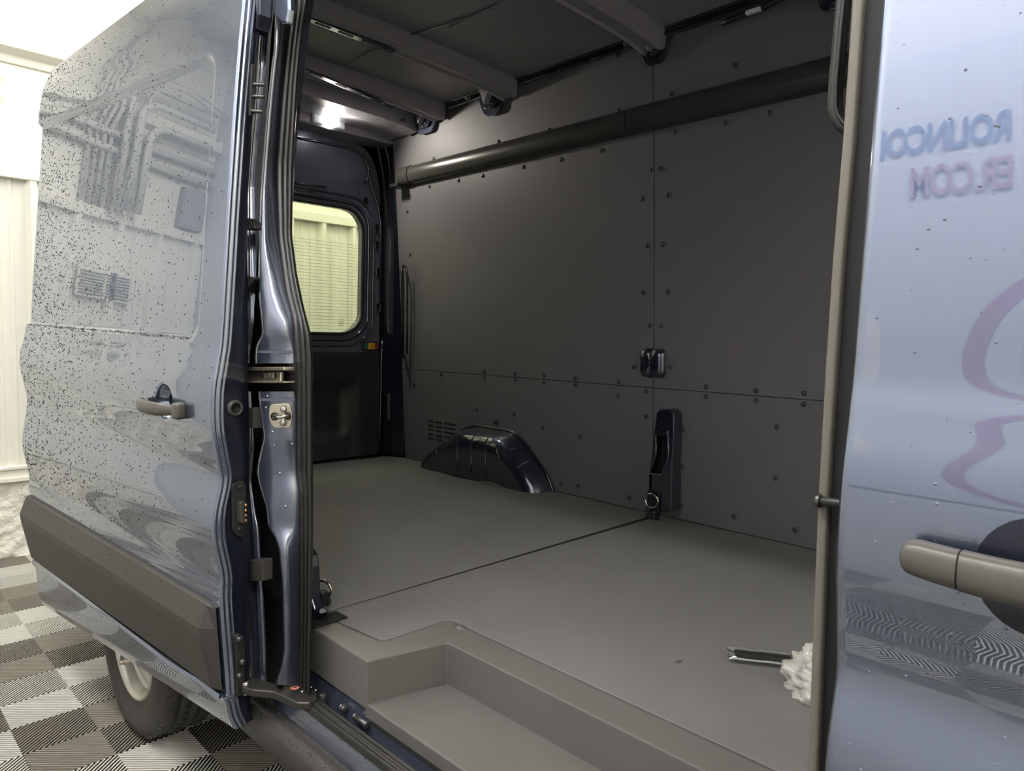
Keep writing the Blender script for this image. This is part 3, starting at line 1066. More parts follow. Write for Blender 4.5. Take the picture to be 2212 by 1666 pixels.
# moulded step trim: top shelf (L shaped), risers, tread
st = polyfloor('step_trim', [(-1.752, .968), (-1.459, .966), (-1.408, 1.184), (1.0, 1.186), (1.0, 1.283), (-1.50, 1.283), (-1.516, 1.277), (-1.521, 1.262), (-1.526, 1.070), (-1.538, 1.058), (-1.560, 1.055), (S1 + .006, 1.030)], .572, .699, 'step_plastic', van, .0035)
tag(st, 'grey moulded plastic side step surround')
o = polyfloor('step_tread', [(-1.470, .968), (-1.400, 1.20), (1.0, 1.20), (1.0, .968)], .548, .586, 'step_plastic', st, .0035)
# lighter worn sheen plate and drain slots
pc = onz((995, 1355), .70)
lathe('trim_plug', [(.0005, .005), (.013, .005), (.0155, .003), (.016, .0)], (pc[0], pc[1], .698), (0, 0, 1), 'step_plastic', st, 20)
pr = onz((692, 1342), .70)
lathe('corner_ring', [(.012, .0012), (.0125, .002), (.020, .002), (.0205, .0012)], (pr[0], pr[1] + .005, .698), (0, 0, 1), 'black_plastic', st, 24)

# ------------------------------------------------------------------ far wall lining
rv_me = None


def rivet_mesh():
    bm = bmesh.new()
    rings = []
    seg = 12
    for (r, h) in ((.0115, 0), (.0105, .0035), (.0075, .0062), (.003, .0074)):
        rings.append([bm.verts.new((r * math.cos(2 * math.pi * k / seg), r * math.sin(2 * math.pi * k / seg), h)) for k in range(seg)])
    for a, b in zip(rings, rings[1:]):
        for k in range(seg):
            bm.faces.new((a[k], a[(k + 1) % seg], b[(k + 1) % seg], b[k]))
    bm.faces.new(rings[-1])
    me = bpy.data.meshes.new('rivet'); bm.to_mesh(me); bm.free()
    for p in me.polygons: p.use_smooth = True
    me.materials.append(MATS['rail_plastic'])
    return me


RV = rivet_mesh()


def wall_panel(x0, x1, z0, z1, label, m='liner'):
    P = []
    for x in np.linspace(x0, x1, 5):
        P.append([(x, wy(z), z) for z in np.linspace(z0, z1, 10)])
    o = grid('wall_panel', P, m, van, False, thick=.006, off=(0, 1, 0))
    tag(o, label)
    return o


SX = -1.842
g = .0022
pan = {}
pan['ul'] = wall_panel(-3.80, SX - g, 2.47, 2.862, 'dark grey wall lining above the rail toward the rear')
pan['ur'] = wall_panel(SX + g, 1.0, 2.47, 2.862, 'dark grey wall lining above the rail toward the front')
pan['ml'] = wall_panel(-3.80, SX - g, 1.298, 2.466, 'large dark grey wall lining panel above the wheel arch')
pan['mr'] = wall_panel(SX + g, 1.0, 1.298, 2.466, 'large dark grey wall lining panel toward the front')
pan['ll'] = wall_panel(-3.80, SX - g, .70, 1.295, 'low dark grey wall lining panel around the wheel arch')
pan['lr'] = wall_panel(SX + g, 1.0, .70, 1.295, 'low dark grey wall lining panel toward the front')
P = [[(x, wy(z) + .014, z) for z in np.linspace(.68, 2.88, 8)] for x in (-3.82, 1.0)]
grid('wall_backing', P, 'gap_black', van, False)

RIV = [(937, 343), (1077, 306), (1187, 281), (1337, 240), (1450, 202), (1588, 142), (993, 227), (1098, 194), (1190, 167), (1334, 119),
       (928, 403), (991, 390), (1043, 380), (1131, 361), (1212, 345), (1300, 325), (1457, 285), (1567, 266), (1663, 243),
       (1407, 367), (1388, 430), (1399, 531), (1389, 632), (1404, 703), (1370, 793),
       (1426, 364), (1443, 422), (1432, 528), (1443, 631), (1428, 704), (1448, 793),
       (1046, 802), (1046, 815), (1113, 807), (1113, 821), (1175, 811), (1175, 826), (1243, 817), (1243, 831), (1336, 826), (1336, 856), (1395, 845),
       (1525, 836), (1525, 857), (1633, 844), (1633, 865), (1737, 850), (1736, 873),
       (1395, 899), (1476, 927), (1678, 923), (1475, 1008), (1675, 1033), (1470, 1092), (1586, 1116), (1718, 1145), (1360, 1074), (1248, 1049), (1212, 1045),
       (880, 457), (886, 550), (953, 808), (895, 830), (1073, 915), (1030, 885), (1172, 923), (1110, 895), (1254, 943)]
for p in RIV:
    x, y, z = wall_pt(p)
    k = ('l' if x < SX else 'r')
    k = ('u' if z > 2.47 else 'm' if z > 1.2965 else 'l') + k
    o = bpy.data.objects.new('rivet', RV); COL.objects.link(o)
    o.rotation_euler = (math.radians(90), 0, 0)
    o.location = (x, wy(z) + .0005, z)
    o.parent = pan[k]
# vent slots by the wheel arch
sl_me = None
for ci, (xa, xb) in enumerate(((925, 936), (941, 955), (960, 984))):
    for ri in range(5):
        pa = wall_pt((xa, 908 + ri * 9.5 + ci * 3.4)); pb = wall_pt((xb, 911 + ri * 9.5 + ci * 3.4))
        if sl_me is None:
            o = box('vent_slot', (-.5, -.5, -.5), (.5, .5, .5), 'gap_black', pan['ll']); sl_me = o.data
        else:
            o = bpy.data.objects.new('vent_slot', sl_me); COL.objects.link(o); o.parent = pan['ll']
        o.location = ((pa[0] + pb[0]) / 2, wy(pa[2]) - .0005, (pa[2] + pb[2]) / 2)
        o.scale = (abs(pb[0] - pa[0]), .002, .009)

# rail along the wall
def rail(x0, x1, name, grow=0.0, m='rail_plastic'):
    P = []
    hh = .058 + grow; dd = .062 + grow
    for x in np.linspace(x0, x1, 8):
        row = []
        for a in np.linspace(-math.pi / 2, math.pi / 2, 17):
            ca, sa = math.cos(a), math.sin(a)
            row.append((x, wy(2.515) + .004 - dd * abs(ca) ** .8, 2.513 + hh * math.copysign(abs(sa) ** .9, sa)))
        row.append((x, wy(2.57) + .012, 2.571)); row.insert(0, (x, wy(2.45) + .012, 2.455))
        P.append(row)
    return grid(name, P, m, van, True)


rl = rail(-3.60, -1.96, 'wall_rail'); tag(rl, 'long rounded black plastic wire cover along the wall, rear length')
rl2 = rail(-1.955, 1.0, 'wall_rail', .002); tag(rl2, 'long rounded black plastic wire cover along the wall, front length')
ec = rail(-3.71, -3.603, 'rail_end_cap', .003); tag(ec, 'short end sleeve of the wire cover')
P = [[(x, wy(2.515) + .004 - .065 * abs(math.cos(a)) ** .8, 2.513 + .061 * math.copysign(abs(math.sin(a)) ** .9, math.sin(a))) for a in np.linspace(-math.pi / 2, math.pi / 2, 13)] for x in (-3.71,)]
pyd('end_cap_face', P[0], [tuple(range(13))], 'rail_plastic', ec)
box('end_bracket', (-3.74, 2.62, 2.44), (-3.66, 2.70, 2.462), 'black_plastic', ec, .004)

# ------------------------------------------------------------------ wheel arch housing
def arch_outline(ins, n=6):
    base = [(-3.535, FZ - .03), (-3.47, FZ + .07), (-3.135, .988), (-2.735, .988), (-2.50, FZ + .085), (-2.445, FZ - .03)]
    c = (-2.98, FZ - .03)
    b2 = []
    for (x, z) in base:
        zz_ = z - ins if z > FZ + .15 else z - ins * .15 * (z > FZ)
        k_ = 1 - ins / .52
        b2.append((c[0] + (x - c[0]) * k_ if abs(x - c[0]) > .3 else x + (.35 * ins if x < c[0] else -.35 * ins), zz_))
    return round_poly(b2, [0, .06, .10, .10, .06, 0], n)


lay = [(2.82, 0), (2.775, .002), (2.735, .012), (2.70, .025), (2.675, .045), (2.660, .075), (2.655, .105)]
P = [[(x, y, z) for (x, z) in arch_outline(i_)] for (y, i_) in lay]
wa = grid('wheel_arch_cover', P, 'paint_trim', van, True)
tag(wa, 'glossy dark blue wheel arch hump with pressed ribs')
pyd('arch_face', P[-1], [tuple(range(len(P[-1])))], 'paint_trim', wa, False)
fl_ = arch_outline(-.004)
tube('arch_flange', [(x, 2.787, z) for (x, z) in fl_], .008, 'paint_trim', wa, 8)
def rib(name, pxs, y, r=.0042):
    tube(name, [ony(p, y) for p in pxs], r, 'paint_trim', wa, 6)
for k, (xt, xb, yt, yb) in enumerate(((993, 987, 937, 1015), (1023, 1017, 943, 1022), (1053, 1048, 948, 1030))):
    rib('pressed_rib', [(xt + 3, yt - 4), (xt - 3, yt + 6), (xb, yt + 20), (xb, yb), (xb + 7, yb + 1)], 2.653)
rib('pressed_rib', [(965, 950), (958, 962), (974, 1000)], 2.655)
rib('pressed_rib', [(944, 972), (940, 984), (955, 1016)], 2.66)
for (cx_, cy_) in ((1103, 977), (1132, 1006)):
    # hoop ribs over the front slope
    pt = [ony((cx_ + dx, cy_ + dy), yy) for (dx, dy, yy) in ((-20, 15, 2.664), (-12, 5, 2.672), (0, -5, 2.692), (10, -8, 2.712), (17, -9, 2.735))]
    tube('pressed_rib', pt, .004, 'paint_trim', wa, 6)
a_ = wall_pt((1073, 912)); lathe('arch_clip', [(.0005, .02), (.012, .018), (.016, 0)], (a_[0], wy(a_[2]), a_[2]), (0, -1, 0), 'black_plastic', wa, 12)

# ------------------------------------------------------------------ embossed boss on the wall seam
for (xa, xb, side) in ((-1.912, SX - .003, -1), (SX + .003, -1.775, 1)):
    P = []
    zc, hz_ = 1.412, .068
    for k, (ins, out) in enumerate(((0, 0), (.004, .012), (.012, .024), (.026, .030), (.05, .031))):
        x0_ = xa + (ins if side < 0 else 0); x1_ = xb - (ins if side > 0 else 0)
        pl = round_poly([(x0_, zc - hz_ + ins), (x1_, zc - hz_ + ins), (x1_, zc + hz_ - ins), (x0_, zc + hz_ - ins)], [.03 if side < 0 else .0, .03 if side > 0 else 0, .03 if side > 0 else 0, .03 if side < 0 else 0], 5)
        P.append([(x, wy(z) - out, z) for (x, z) in pl])
    if side < 0:
        bs = grid('wall_boss', P, 'paint_trim', van, True, closed=True); tag(bs, 'glossy dark blue embossed boss split by the wall seam')
        pyd('boss_face', P[-1], [tuple(range(len(P[-1])))], 'paint_trim', bs)
    else:
        h2 = grid('boss_half', P, 'paint_trim', bs, True, closed=True)
        pyd('boss_face', P[-1], [tuple(range(len(P[-1])))], 'paint_trim', bs)

# ------------------------------------------------------------------ anchor post on the far wall with lashing ring
YP = 2.715
def pp(px): q_ = ony(px, YP); return (q_[0], q_[2])
out_l = [(1418, 890), (1424, 884), (1448, 884), (1456, 896), (1455, 940), (1452, 1000), (1451, 1106), (1430, 1108), (1402, 1098), (1401, 1025), (1408, 985), (1411, 945)]
slot = [(1418, 942), (1442, 942), (1443, 985), (1431, 1024), (1406, 1024), (1415, 985)]
ap = prism('anchor_post', [(x, YP, z) for x, z in map(pp, out_l)], (0, .075, 0), 'paint_trim', van, .006, 3, holes=[[(x, YP, z) for x, z in map(pp, slot)]])
tag(ap, 'dark blue pressed steel post with a slot, against the wall')
prism('post_recess', [(x, YP + .05, z) for x, z in map(pp, slot)], (0, .01, 0), 'gap_black', ap)
tube('post_bead', [(x, YP - .001, z) for x, z in map(pp, [(1418, 942), (1417, 985), (1406, 1010), (1405, 1024), (1430, 1027), (1440, 1000), (1444, 985), (1443, 930)])], .0045, 'paint_trim', ap, 6)
q_ = pp((1432, 926)); lathe('post_hole', [(.0005, .002), (.007, .002), (.009, .0)], (q_[0], YP, q_[1]), (0, -1, 0), 'gap_black', ap, 12)
box('post_plate', (pp((1402, 1040))[0], YP - .012, FZ + .002), (pp((1428, 1040))[0], YP, FZ + .13), 'paint_inside', ap, .004)
def dring(name, c, r, m, parent, ax=(1, 0, 0), up=(0, 0, 1), tr=.0045):
    A, U = Vector(ax), Vector(up)
    pts_ = [Vector(c) + A * (r * math.cos(a)) + U * (r * .8 * math.sin(a) + (-.2 * r if math.sin(a) < -.6 else 0)) for a in np.linspace(0, 2 * math.pi, 22, endpoint=False)]
    return tube(name, pts_, tr, m, parent, 8, True)
q_ = pp((1413, 1079)); o = dring('lashing_ring', (q_[0], YP - .022, q_[1]), .035, 'steel', ap); tag(o, 'steel lashing ring')
q_ = pp((1407, 1096)); cyl('ring_bolt', (q_[0], YP - .005, q_[1]), (q_[0], YP - .03, q_[1]), .013, 'dark_steel', ap, 10)
box('ring_bracket', (q_[0] - .022, YP - .016, FZ + .001), (q_[0] + .03, YP - .005, FZ + .04), 'dark_steel', ap, .004)

# ------------------------------------------------------------------ rear doors and rear pillar
XD = -3.95


def rd(p, x=XD): return onx(p, x)


def yz(p, x=XD): q = onx(p, x); return (q[1], q[2])


hole = [(1.945, 1.525), (2.425, 1.525), (2.50, 1.560), (2.553, 1.625), (2.560, 2.215), (2.50, 2.292), (2.42, 2.306), (1.945, 2.306)]
hole = round_poly(hole, [.04, .03, .03, .03, .06, .06, .03, .04], 4)
outer = [(1.875, .715), (2.700, .715), (2.700, 2.45), (2.66, 2.62), (2.60, 2.70), (2.48, 2.745), (1.875, 2.745)]
rdr = prism('rear_door', [(XD, y_, z_) for y_, z_ in round_poly(outer, [0, .01, .05, .04, .04, .04, 0], 4)], (-.05, 0, 0), 'paint_rear_lit', van, .006, 2, holes=[[(XD, y_, z_) for y_, z_ in hole]])
tag(rdr, 'closed rear door seen from inside, dark blue, with a window')
gl = pyd('window_pane', [(XD - .03, y_, z_) for y_, z_ in [(1.93, 1.51), (2.60, 1.51), (2.60, 2.33), (1.93, 2.33)]], [(0, 1, 2, 3)], 'window_glass', rdr)
tag(gl, 'green tinted rear window glass')
def loop_px(ins):
    c_ = (2.2525, 1.915)
    return [(c_[0] + (y_ - c_[0]) * (1 + ins / .31), c_[1] + (z_ - c_[1]) * (1 + ins / .39)) for y_, z_ in hole]
tube('window_seal', [(XD + .002, y_, z_) for y_, z_ in loop_px(.008)], .011, 'black_matte', rdr, 8, True)
tube('frame_bead', [(XD + .004, y_, z_) for y_, z_ in loop_px(.045)], .012, 'paint_trim', rdr, 8, True)
tube('frame_bead', [(XD + .004, y_, z_) for y_, z_ in loop_px(.085)], .007, 'paint_trim', rdr, 8, True)
# heater lines
v, f = [], []
for k in range(28):
    z_ = 1.545 + k * .0202
    i0 = len(v)
    v += [(XD - .027, 1.95, z_), (XD - .027, 2.575, z_), (XD - .027, 2.575, z_ + .0018), (XD - .027, 1.95, z_ + .0018)]
    f.append((i0, i0 + 1, i0 + 2, i0 + 3))
for yv in (2.20, 2.34, 2.47, 2.565):
    i0 = len(v)
    v += [(XD - .0268, yv, 1.53), (XD - .0268, yv + .0016, 1.53), (XD - .0268, yv + .0016, 2.12), (XD - .0268, yv, 2.12)]
    f.append((i0, i0 + 1, i0 + 2, i0 + 3))
o = pyd('heater_lines', v, f, 'vent_dark', rdr); o['kind'] = 'stuff'
# small print on the glass corner
for k in range(4):
    box('glass_print', (XD - .0265, 2.395 + .004 * k, 1.570 + k * .012), (XD - .026, 2.445, 1.573 + k * .012), 'vent_dark', rdr)
# lower matte trim with a pressed pocket
P = []
for i in range(34):
    y_ = 1.885 + (2.665 - 1.885) * i / 33
    row = []
    for k in range(30):
        z_ = .725 + (1.40 - .725) * k / 29
        zt_ = 1.40 if y_ > 2.20 else 1.40 - .05 * sstep(2.20, 2.12, y_)
        z_ = .725 + (zt_ - .725) * k / 29
        d1 = max(abs(y_ - 2.10) - .40, abs(z_ - .90) - .32)
        d2 = math.hypot(max(abs(y_ - 2.27) - .10, 0), max(abs(z_ - 1.02) - .10, 0)) - .06
        out = .040 - .014 * (1 - sstep(-.05, .03, d1)) - .022 * (1 - sstep(-.03, .02, d2))
        row.append((XD + out, y_, z_))
    P.append(row)
o = grid('door_trim', P, 'black_plastic', rdr, True)
tag(o, 'matte black moulded trim on the door bottom')
# lock slider with coloured ends
yl, zl = yz((800, 748))
box('lock_plate', (XD + .0, yl - .062, zl - .032), (XD + .014, yl + .058, zl + .030), 'black_plastic', rdr, .004)
box('lock_slider', (XD + .014, yl - .028, zl - .022), (XD + .024, yl + .022, zl + .022), 'yellow', rdr, .003)
box('lock_slider_grip', (XD + .024, yl - .012, zl - .012), (XD + .027, yl + .008, zl + .012), 'yellow', rdr, .002)
box('lock_mark', (XD + .014, yl - .052, zl - .020), (XD + .0165, yl - .031, zl + .020), 'green', rdr)
box('lock_mark', (XD + .014, yl + .026, zl - .022), (XD + .0165, yl + .048, zl + .022), 'red', rdr)
# pressed slots in the door frame
for p in ((790, 437), (815, 495), (814, 532), (817, 590), (816, 665), (672, 410), (678, 411)):
    y_, z_ = yz(p)
    w_, h_ = (.016, .030) if p[0] > 700 else (.006, .012)
    pl = round_poly([(y_ - w_, z_ - h_), (y_ + w_, z_ - h_), (y_ + w_, z_ + h_), (y_ - w_, z_ + h_)], min(w_, h_) * .8, 4)
    tube('slot_lip', [(XD + .003, a, b) for a, b in pl], .004, 'paint_trim', rdr, 6, True)
    pyd('frame_slot', [(XD + .002, a, b) for a, b in pl], [tuple(range(len(pl)))], 'gap_black', rdr)
# upper pressed panel edges
tube('pressed_crease', [rd(p, XD + .004) for p in ((632, 296), (700, 308), (760, 322), (785, 336), (795, 360), (800, 400), (815, 440), (822, 480), (824, 720))], .008, 'paint_trim', rdr, 6)
tube('pressed_crease', [rd(p, XD + .004) for p in ((632, 395), (660, 399), (705, 404))], .006, 'paint_trim', rdr, 6)
tube('pressed_crease', [rd(p, XD + .006) for p in ((782, 335), (790, 352), (797, 365), (795, 385), (788, 398))], .008, 'paint_trim', rdr, 6)
tube('edge_strip', [rd(p, XD + .006) for p in ((826, 735), (824, 760), (822, 860), (820, 940), (818, 978))], .009, 'paint_trim', rdr, 6)
# second rear door beyond the pillar
hole2 = [(3.75 - y_, z_) for y_, z_ in hole]
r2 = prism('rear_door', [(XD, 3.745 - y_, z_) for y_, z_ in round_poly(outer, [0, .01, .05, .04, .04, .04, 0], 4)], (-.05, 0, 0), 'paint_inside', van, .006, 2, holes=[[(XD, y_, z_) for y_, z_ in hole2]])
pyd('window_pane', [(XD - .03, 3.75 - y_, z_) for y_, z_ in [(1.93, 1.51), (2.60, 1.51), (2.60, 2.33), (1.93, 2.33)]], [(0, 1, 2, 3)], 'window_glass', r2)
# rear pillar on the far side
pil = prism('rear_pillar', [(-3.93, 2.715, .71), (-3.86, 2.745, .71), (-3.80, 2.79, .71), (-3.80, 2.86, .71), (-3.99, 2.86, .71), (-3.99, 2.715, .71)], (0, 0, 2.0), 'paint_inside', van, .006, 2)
tag(pil, 'dark blue rear corner post')
tube('door_seal', [rd(p, -3.925) for p in ((745, 255), (790, 280), (815, 315), (828, 380), (834, 450), (838, 520), (838, 700), (834, 860), (830, 978))], .017, 'rubber', pil, 8)
tube('pillar_edge', [rd(p, -3.885) for p in ((800, 268), (828, 300), (838, 340), (846, 400), (854, 480), (862, 560), (863, 700), (861, 850), (858, 980))], .008, 'paint_trim', pil, 8)
tube('pillar_edge', [rd(p, -3.84) for p in ((856, 270), (870, 310), (872, 400), (876, 500))], .012, 'paint_inside', pil, 8)
# grey trim plate and strip on the pillar
pz = [rd(p, -3.888) for p in ((837, 850), (851, 852), (850, 908), (836, 906))]
prism('pillar_plate', pz, (.010, 0, 0), 'grey_plate', pil, .003)
pz = [rd(p, -3.877) for p in ((842, 868), (846, 868), (845, 880), (841, 880))]
prism('plate_slot', pz, (.002, 0, 0), 'gap_black', pil)
pz = [rd(p, -3.892) for p in ((842, 475), (856, 470), (856, 715), (838, 720))]
prism('pillar_strip', pz, (.006, 0, 0), 'paint_trim', pil, .002)
for p in ((843, 482), (846, 482), (846, 590), (844, 620), (843, 675), (847, 686), (843, 686), (848, 705)):
    y_, z_ = yz(p, -3.884); box('pillar_hole', (-3.886, y_ - .005, z_ - .012), (-3.8845, y_ + .005, z_ + .012), 'gap_black', pil)
gb = [wall_pt(p) for p in ((876, 576), (884, 580), (886, 600), (886, 700), (885, 765), (876, 773))]
tube('grab_handle', [(x, y - (.06 if 0 < i < 5 else .01), z) for i, (x, y, z) in enumerate(gb)], .011, 'black_bar', pil, 10)
gb2 = [(x + .03, y - .045, z) for (x, y, z) in gb[1:5]]
tube('grab_handle_bar', gb2, .006, 'black_bar', pil, 8)
q_ = onz((868, 978), FZ); o = dring('lashing_ring', (q_[0] + .03, q_[1] - .02, FZ + .035), .03, 'steel', pil, (1, 0, 0), (0, -.4, .9), .004)
box('ring_bracket', (q_[0], q_[1] - .02, FZ + .001), (q_[0] + .06, q_[1] + .02, FZ + .03), 'dark_steel', pil, .004)
# rounded corner between roof and rear pillar
P = []
for t in np.linspace(0, 1, 9):
    a = t * math.pi / 2
    yv = 2.56 + .17 * math.sin(a); zv = 2.70 + .15 * math.cos(a)
    P.append([(-3.99, yv, zv), (-3.80, yv + .005, zv + .01), (-3.72, yv + .03, zv + .04)])
grid('corner_fillet', P, 'paint_inside', pil, True)
box('header_panel', (-3.97, 1.10, 2.73), (-3.80, 2.72, 2.86), 'roof_paint_hazed', rf, .01)

# cargo lamp on the rear header
lc = rd((711, 262), -3.785)
cl = box('cargo_lamp', (lc[0] - .02, lc[1] - .11, lc[2] - .030), (lc[0] + .005, lc[1] + .11, lc[2] + .05), 'lens', van, .012, 3)
tag(cl, 'bright cargo lamp above the rear doors')
lathe('lamp_lens', [(.0005, .030), (.020, .027), (.036, .018), (.044, .004)], (lc[0] + .004, lc[1], lc[2]), (1, 0, -.35), 'cargo_emit', cl, 20)
ld = bpy.data.lights.new('cargo_light', 'SPOT'); ld.energy = CARGO_W; ld.color = (1.0, .93, .82); ld.shadow_soft_size = .05
ld.spot_size = math.radians(165); ld.spot_blend = 0.6
lo = bpy.data.objects.new('cargo_light', ld); COL.objects.link(lo); lo.location = (lc[0] + .06, lc[1], lc[2] - .02)
lo.rotation_euler = Vector((0.75, 0.15, -0.65)).to_track_quat('-Z', 'Y').to_euler()
lo.parent = cl

# ------------------------------------------------------------------ side door pillar: jamb, channel, seal, track
def zof(p, y): return ony(p, y)[2]


def px_x(lst, yp):
    return interp(yp, [b for a, b in lst], [a for a, b in lst])


JL = [(598, -40), (596, 40), (594, 100), (589, 140), (579, 240), (572, 330), (565, 420), (562, 520), (560, 600), (562, 650), (567, 700), (569, 722), (557, 742), (553, 760), (553, 785),
      (560, 846), (562, 870), (567, 910), (572, 945), (562, 985), (556, 1020), (562, 1048), (578, 1100), (581, 1140), (595, 1160), (605, 1190), (612, 1270), (615, 1400), (610, 1440), (601, 1462), (598, 1480)]
JR = [(628, -40), (624, 20), (621, 63), (606, 202), (594, 353), (594, 400), (599, 513), (614, 627), (629, 685), (633, 753), (636, 790), (637, 846), (639, 1025), (645, 1068), (646, 1150), (645, 1429), (645, 1480)]
SRr = [(672, -40), (664, 10), (654, 63), (644, 176), (634, 353), (632, 450), (631, 508), (642, 594), (657, 665), (672, 723), (676, 778), (676, 1042), (677, 1150), (674, 1300), (671, 1460), (671, 1500)]


def ybody(yp):
    """how the pillar leans inwards with height (by photo row)"""
    return interp(yp, [-60, 0, 400, 700, 1700], [.075, .065, .030, 0.0, 0.0])


def strip_loft(name, ya, yb, step, cols, m, parent, smooth=True):
    P = []
    yp = ya
    while True:
        row = []
        for (fn, yw) in cols:
            row.append(ony((fn(yp) if callable(fn) else px_x(fn, yp), yp), yw + ybody(yp)))
        P.append(row)
        if yp >= yb: break
        yp = min(yb, yp + step)
    return grid(name, P, m, parent, smooth)


jl = lambda yp: px_x(JL, yp)
jr = lambda yp: px_x(JR, yp)
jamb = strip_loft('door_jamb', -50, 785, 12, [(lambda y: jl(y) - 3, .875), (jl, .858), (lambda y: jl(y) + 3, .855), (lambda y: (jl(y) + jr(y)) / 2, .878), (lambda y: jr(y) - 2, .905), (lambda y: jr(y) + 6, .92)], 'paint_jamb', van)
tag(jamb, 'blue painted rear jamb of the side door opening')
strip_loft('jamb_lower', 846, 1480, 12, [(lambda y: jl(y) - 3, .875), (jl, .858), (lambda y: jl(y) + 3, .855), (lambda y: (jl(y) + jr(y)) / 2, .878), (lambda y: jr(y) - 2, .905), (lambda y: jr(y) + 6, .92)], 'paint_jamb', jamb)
# folded ledges above and below the runner pocket
for (y0_, y1_) in ((757, 763), (861, 866)):
    strip_loft('jamb_fold', y0_, y1_, 3, [(lambda y: jl(y) + 2, .848), (lambda y: jr(y) - 1, .897)], 'paint_jamb', jamb)
# dark channel behind the jamb edge
strip_loft('jamb_channel', -50, 1500, 25, [(lambda y: 522 if y > 300 else interp(y, [-50, 100, 300], [560, 545, 528]), .93), (lambda y: jl(y) + 10 if not 780 < y < 850 else 650, .95)], 'black_matte', jamb)
# ridged edge of the rear side panel
def edge_l(y): return interp(y, [-50, 60, 150, 300, 420, 700, 720, 800, 900, 1000, 1140, 1200, 1300, 1400, 1490], [566, 562, 556, 541, 533, 529, 527, 526, 528, 530, 530, 532, 536, 540, 543])
def edge_r(y): return interp(y, [-50, 60, 150, 300, 400, 640, 700, 715, 760, 800, 880, 960, 1040, 1110, 1140, 1200, 1300, 1400, 1490], [578, 574, 569, 553, 545, 549, 550, 545, 540, 540, 545, 550, 543, 553, 560, 564, 571, 576, 577])
cols = []
for k in range(9):
    t = k / 8
    cols.append((lambda y, t=t: edge_l(y) * (1 - t) + edge_r(y) * t, .872 + (.014 if k in (0, 8) else (.006 if k in (3, 6) else 0.0))))
strip_loft('panel_edge', -50, 785, 12, cols, 'paint_jamb', jamb)
strip_loft('panel_edge', 846, 1490, 12, cols, 'paint_jamb', jamb)
# clips on that edge
def px_box(name, x0, y0, x1, y1, yw, dep, m, parent, bevel=.002):
    pl = [ony(p, yw) for p in ((x0, y0), (x1, y0), (x1, y1), (x0, y1))]
    return prism(name, pl, (0, dep, 0), m, parent, bevel)
px_box('edge_clip', 530, 881, 548, 926, .856, .03, 'clip_grey', jamb)
px_box('edge_clip', 540, 1210, 567, 1256, .852, .03, 'clip_grey', jamb)
for (y0_, y1_, up_) in ((470, 497, 0), (596, 630, 1)):
    pl = [(528, y1_ if not up_ else y0_), (550, y1_ - 4 if not up_ else y0_ + 4), (549, y1_ - 9 if not up_ else y0_ + 9), (531, y0_ if not up_ else y1_)]
    prism('edge_bumper', [ony(p, .857) for p in pl], (0, .03, 0), 'black_plastic', jamb, .002)
# runner track pocket and zinc plate
px_box('runner_pocket', 526, 783, 640, 850, .905, .01, 'gap_black', jamb, 0)
o = px_box('runner_track', 526, 793, 613, 801, .868, .03, 'zinc', jamb, .002); tag(o, 'pale zinc runner track')
px_box('runner_track', 526, 803, 606, 824, .880, .01, 'zinc', jamb, .002)
px_box('runner_track', 526, 824, 614, 828, .866, .03, 'zinc', jamb, .001)
px_box('track_slot', 563, 806, 596, 817, .8785, .004, 'gap_black', jamb, 0)
px_box('track_tab', 569, 806, 590, 817, .8765, .003, 'zinc', jamb, .001)
c = ony((581, 811), .8765); lathe('track_screw', [(.0005, .003), (.006, .003), (.008, 0)], c, (0, -1, 0), 'dark_steel', jamb, 12)
# striker plate with its loop
pl = round_poly([(582, 874), (626, 871), (631, 900), (628, 924), (590, 925), (580, 905)], 9, 4)
o = prism('striker_plate', [ony(p, .848 + (p[0] - 563) * .00069) for p in pl], (-.003, .005, 0), 'zinc', jamb, .0015)
tag(o, 'pale metal latch striker plate')
for (xx, yy) in ((592, 900), (621, 899)):
    c = ony((xx, yy), .8465 + (xx - 563) * .00069); lathe('striker_hole', [(.0005, .002), (.009, .002), (.011, 0)], c, (.5, -.85, 0), 'gap_black', jamb, 14)
for (xx, yy) in ((612, 885), (611, 914)):
    c = ony((xx, yy), .8465 + (xx - 563) * .00069); lathe('striker_screw', [(.0005, .005), (.005, .005), (.008, .003), (.009, 0)], c, (.5, -.85, 0), 'steel', jamb, 14)
tube('striker_loop', [ony(p, yw) for p, yw in (((592, 902), .868), ((595, 900), .850), ((607, 901), .852), ((619, 900), .862), ((623, 900), .890))], .0055, 'steel', jamb, 10)
for p in ((577, 857), (574, 881), (588, 934), (592, 963), (630, 960), (604, 1024), (616, 1095)):
    t = (p[0] - jl(p[1])) / (jr(p[1]) - jl(p[1]))
    c = ony(p, .853 + .05 * t); lathe('spot_weld', [(.0005, .002), (.003, .002), (.0045, 0)], c, (.5, -.85, 0), 'paint_jamb', jamb, 10)

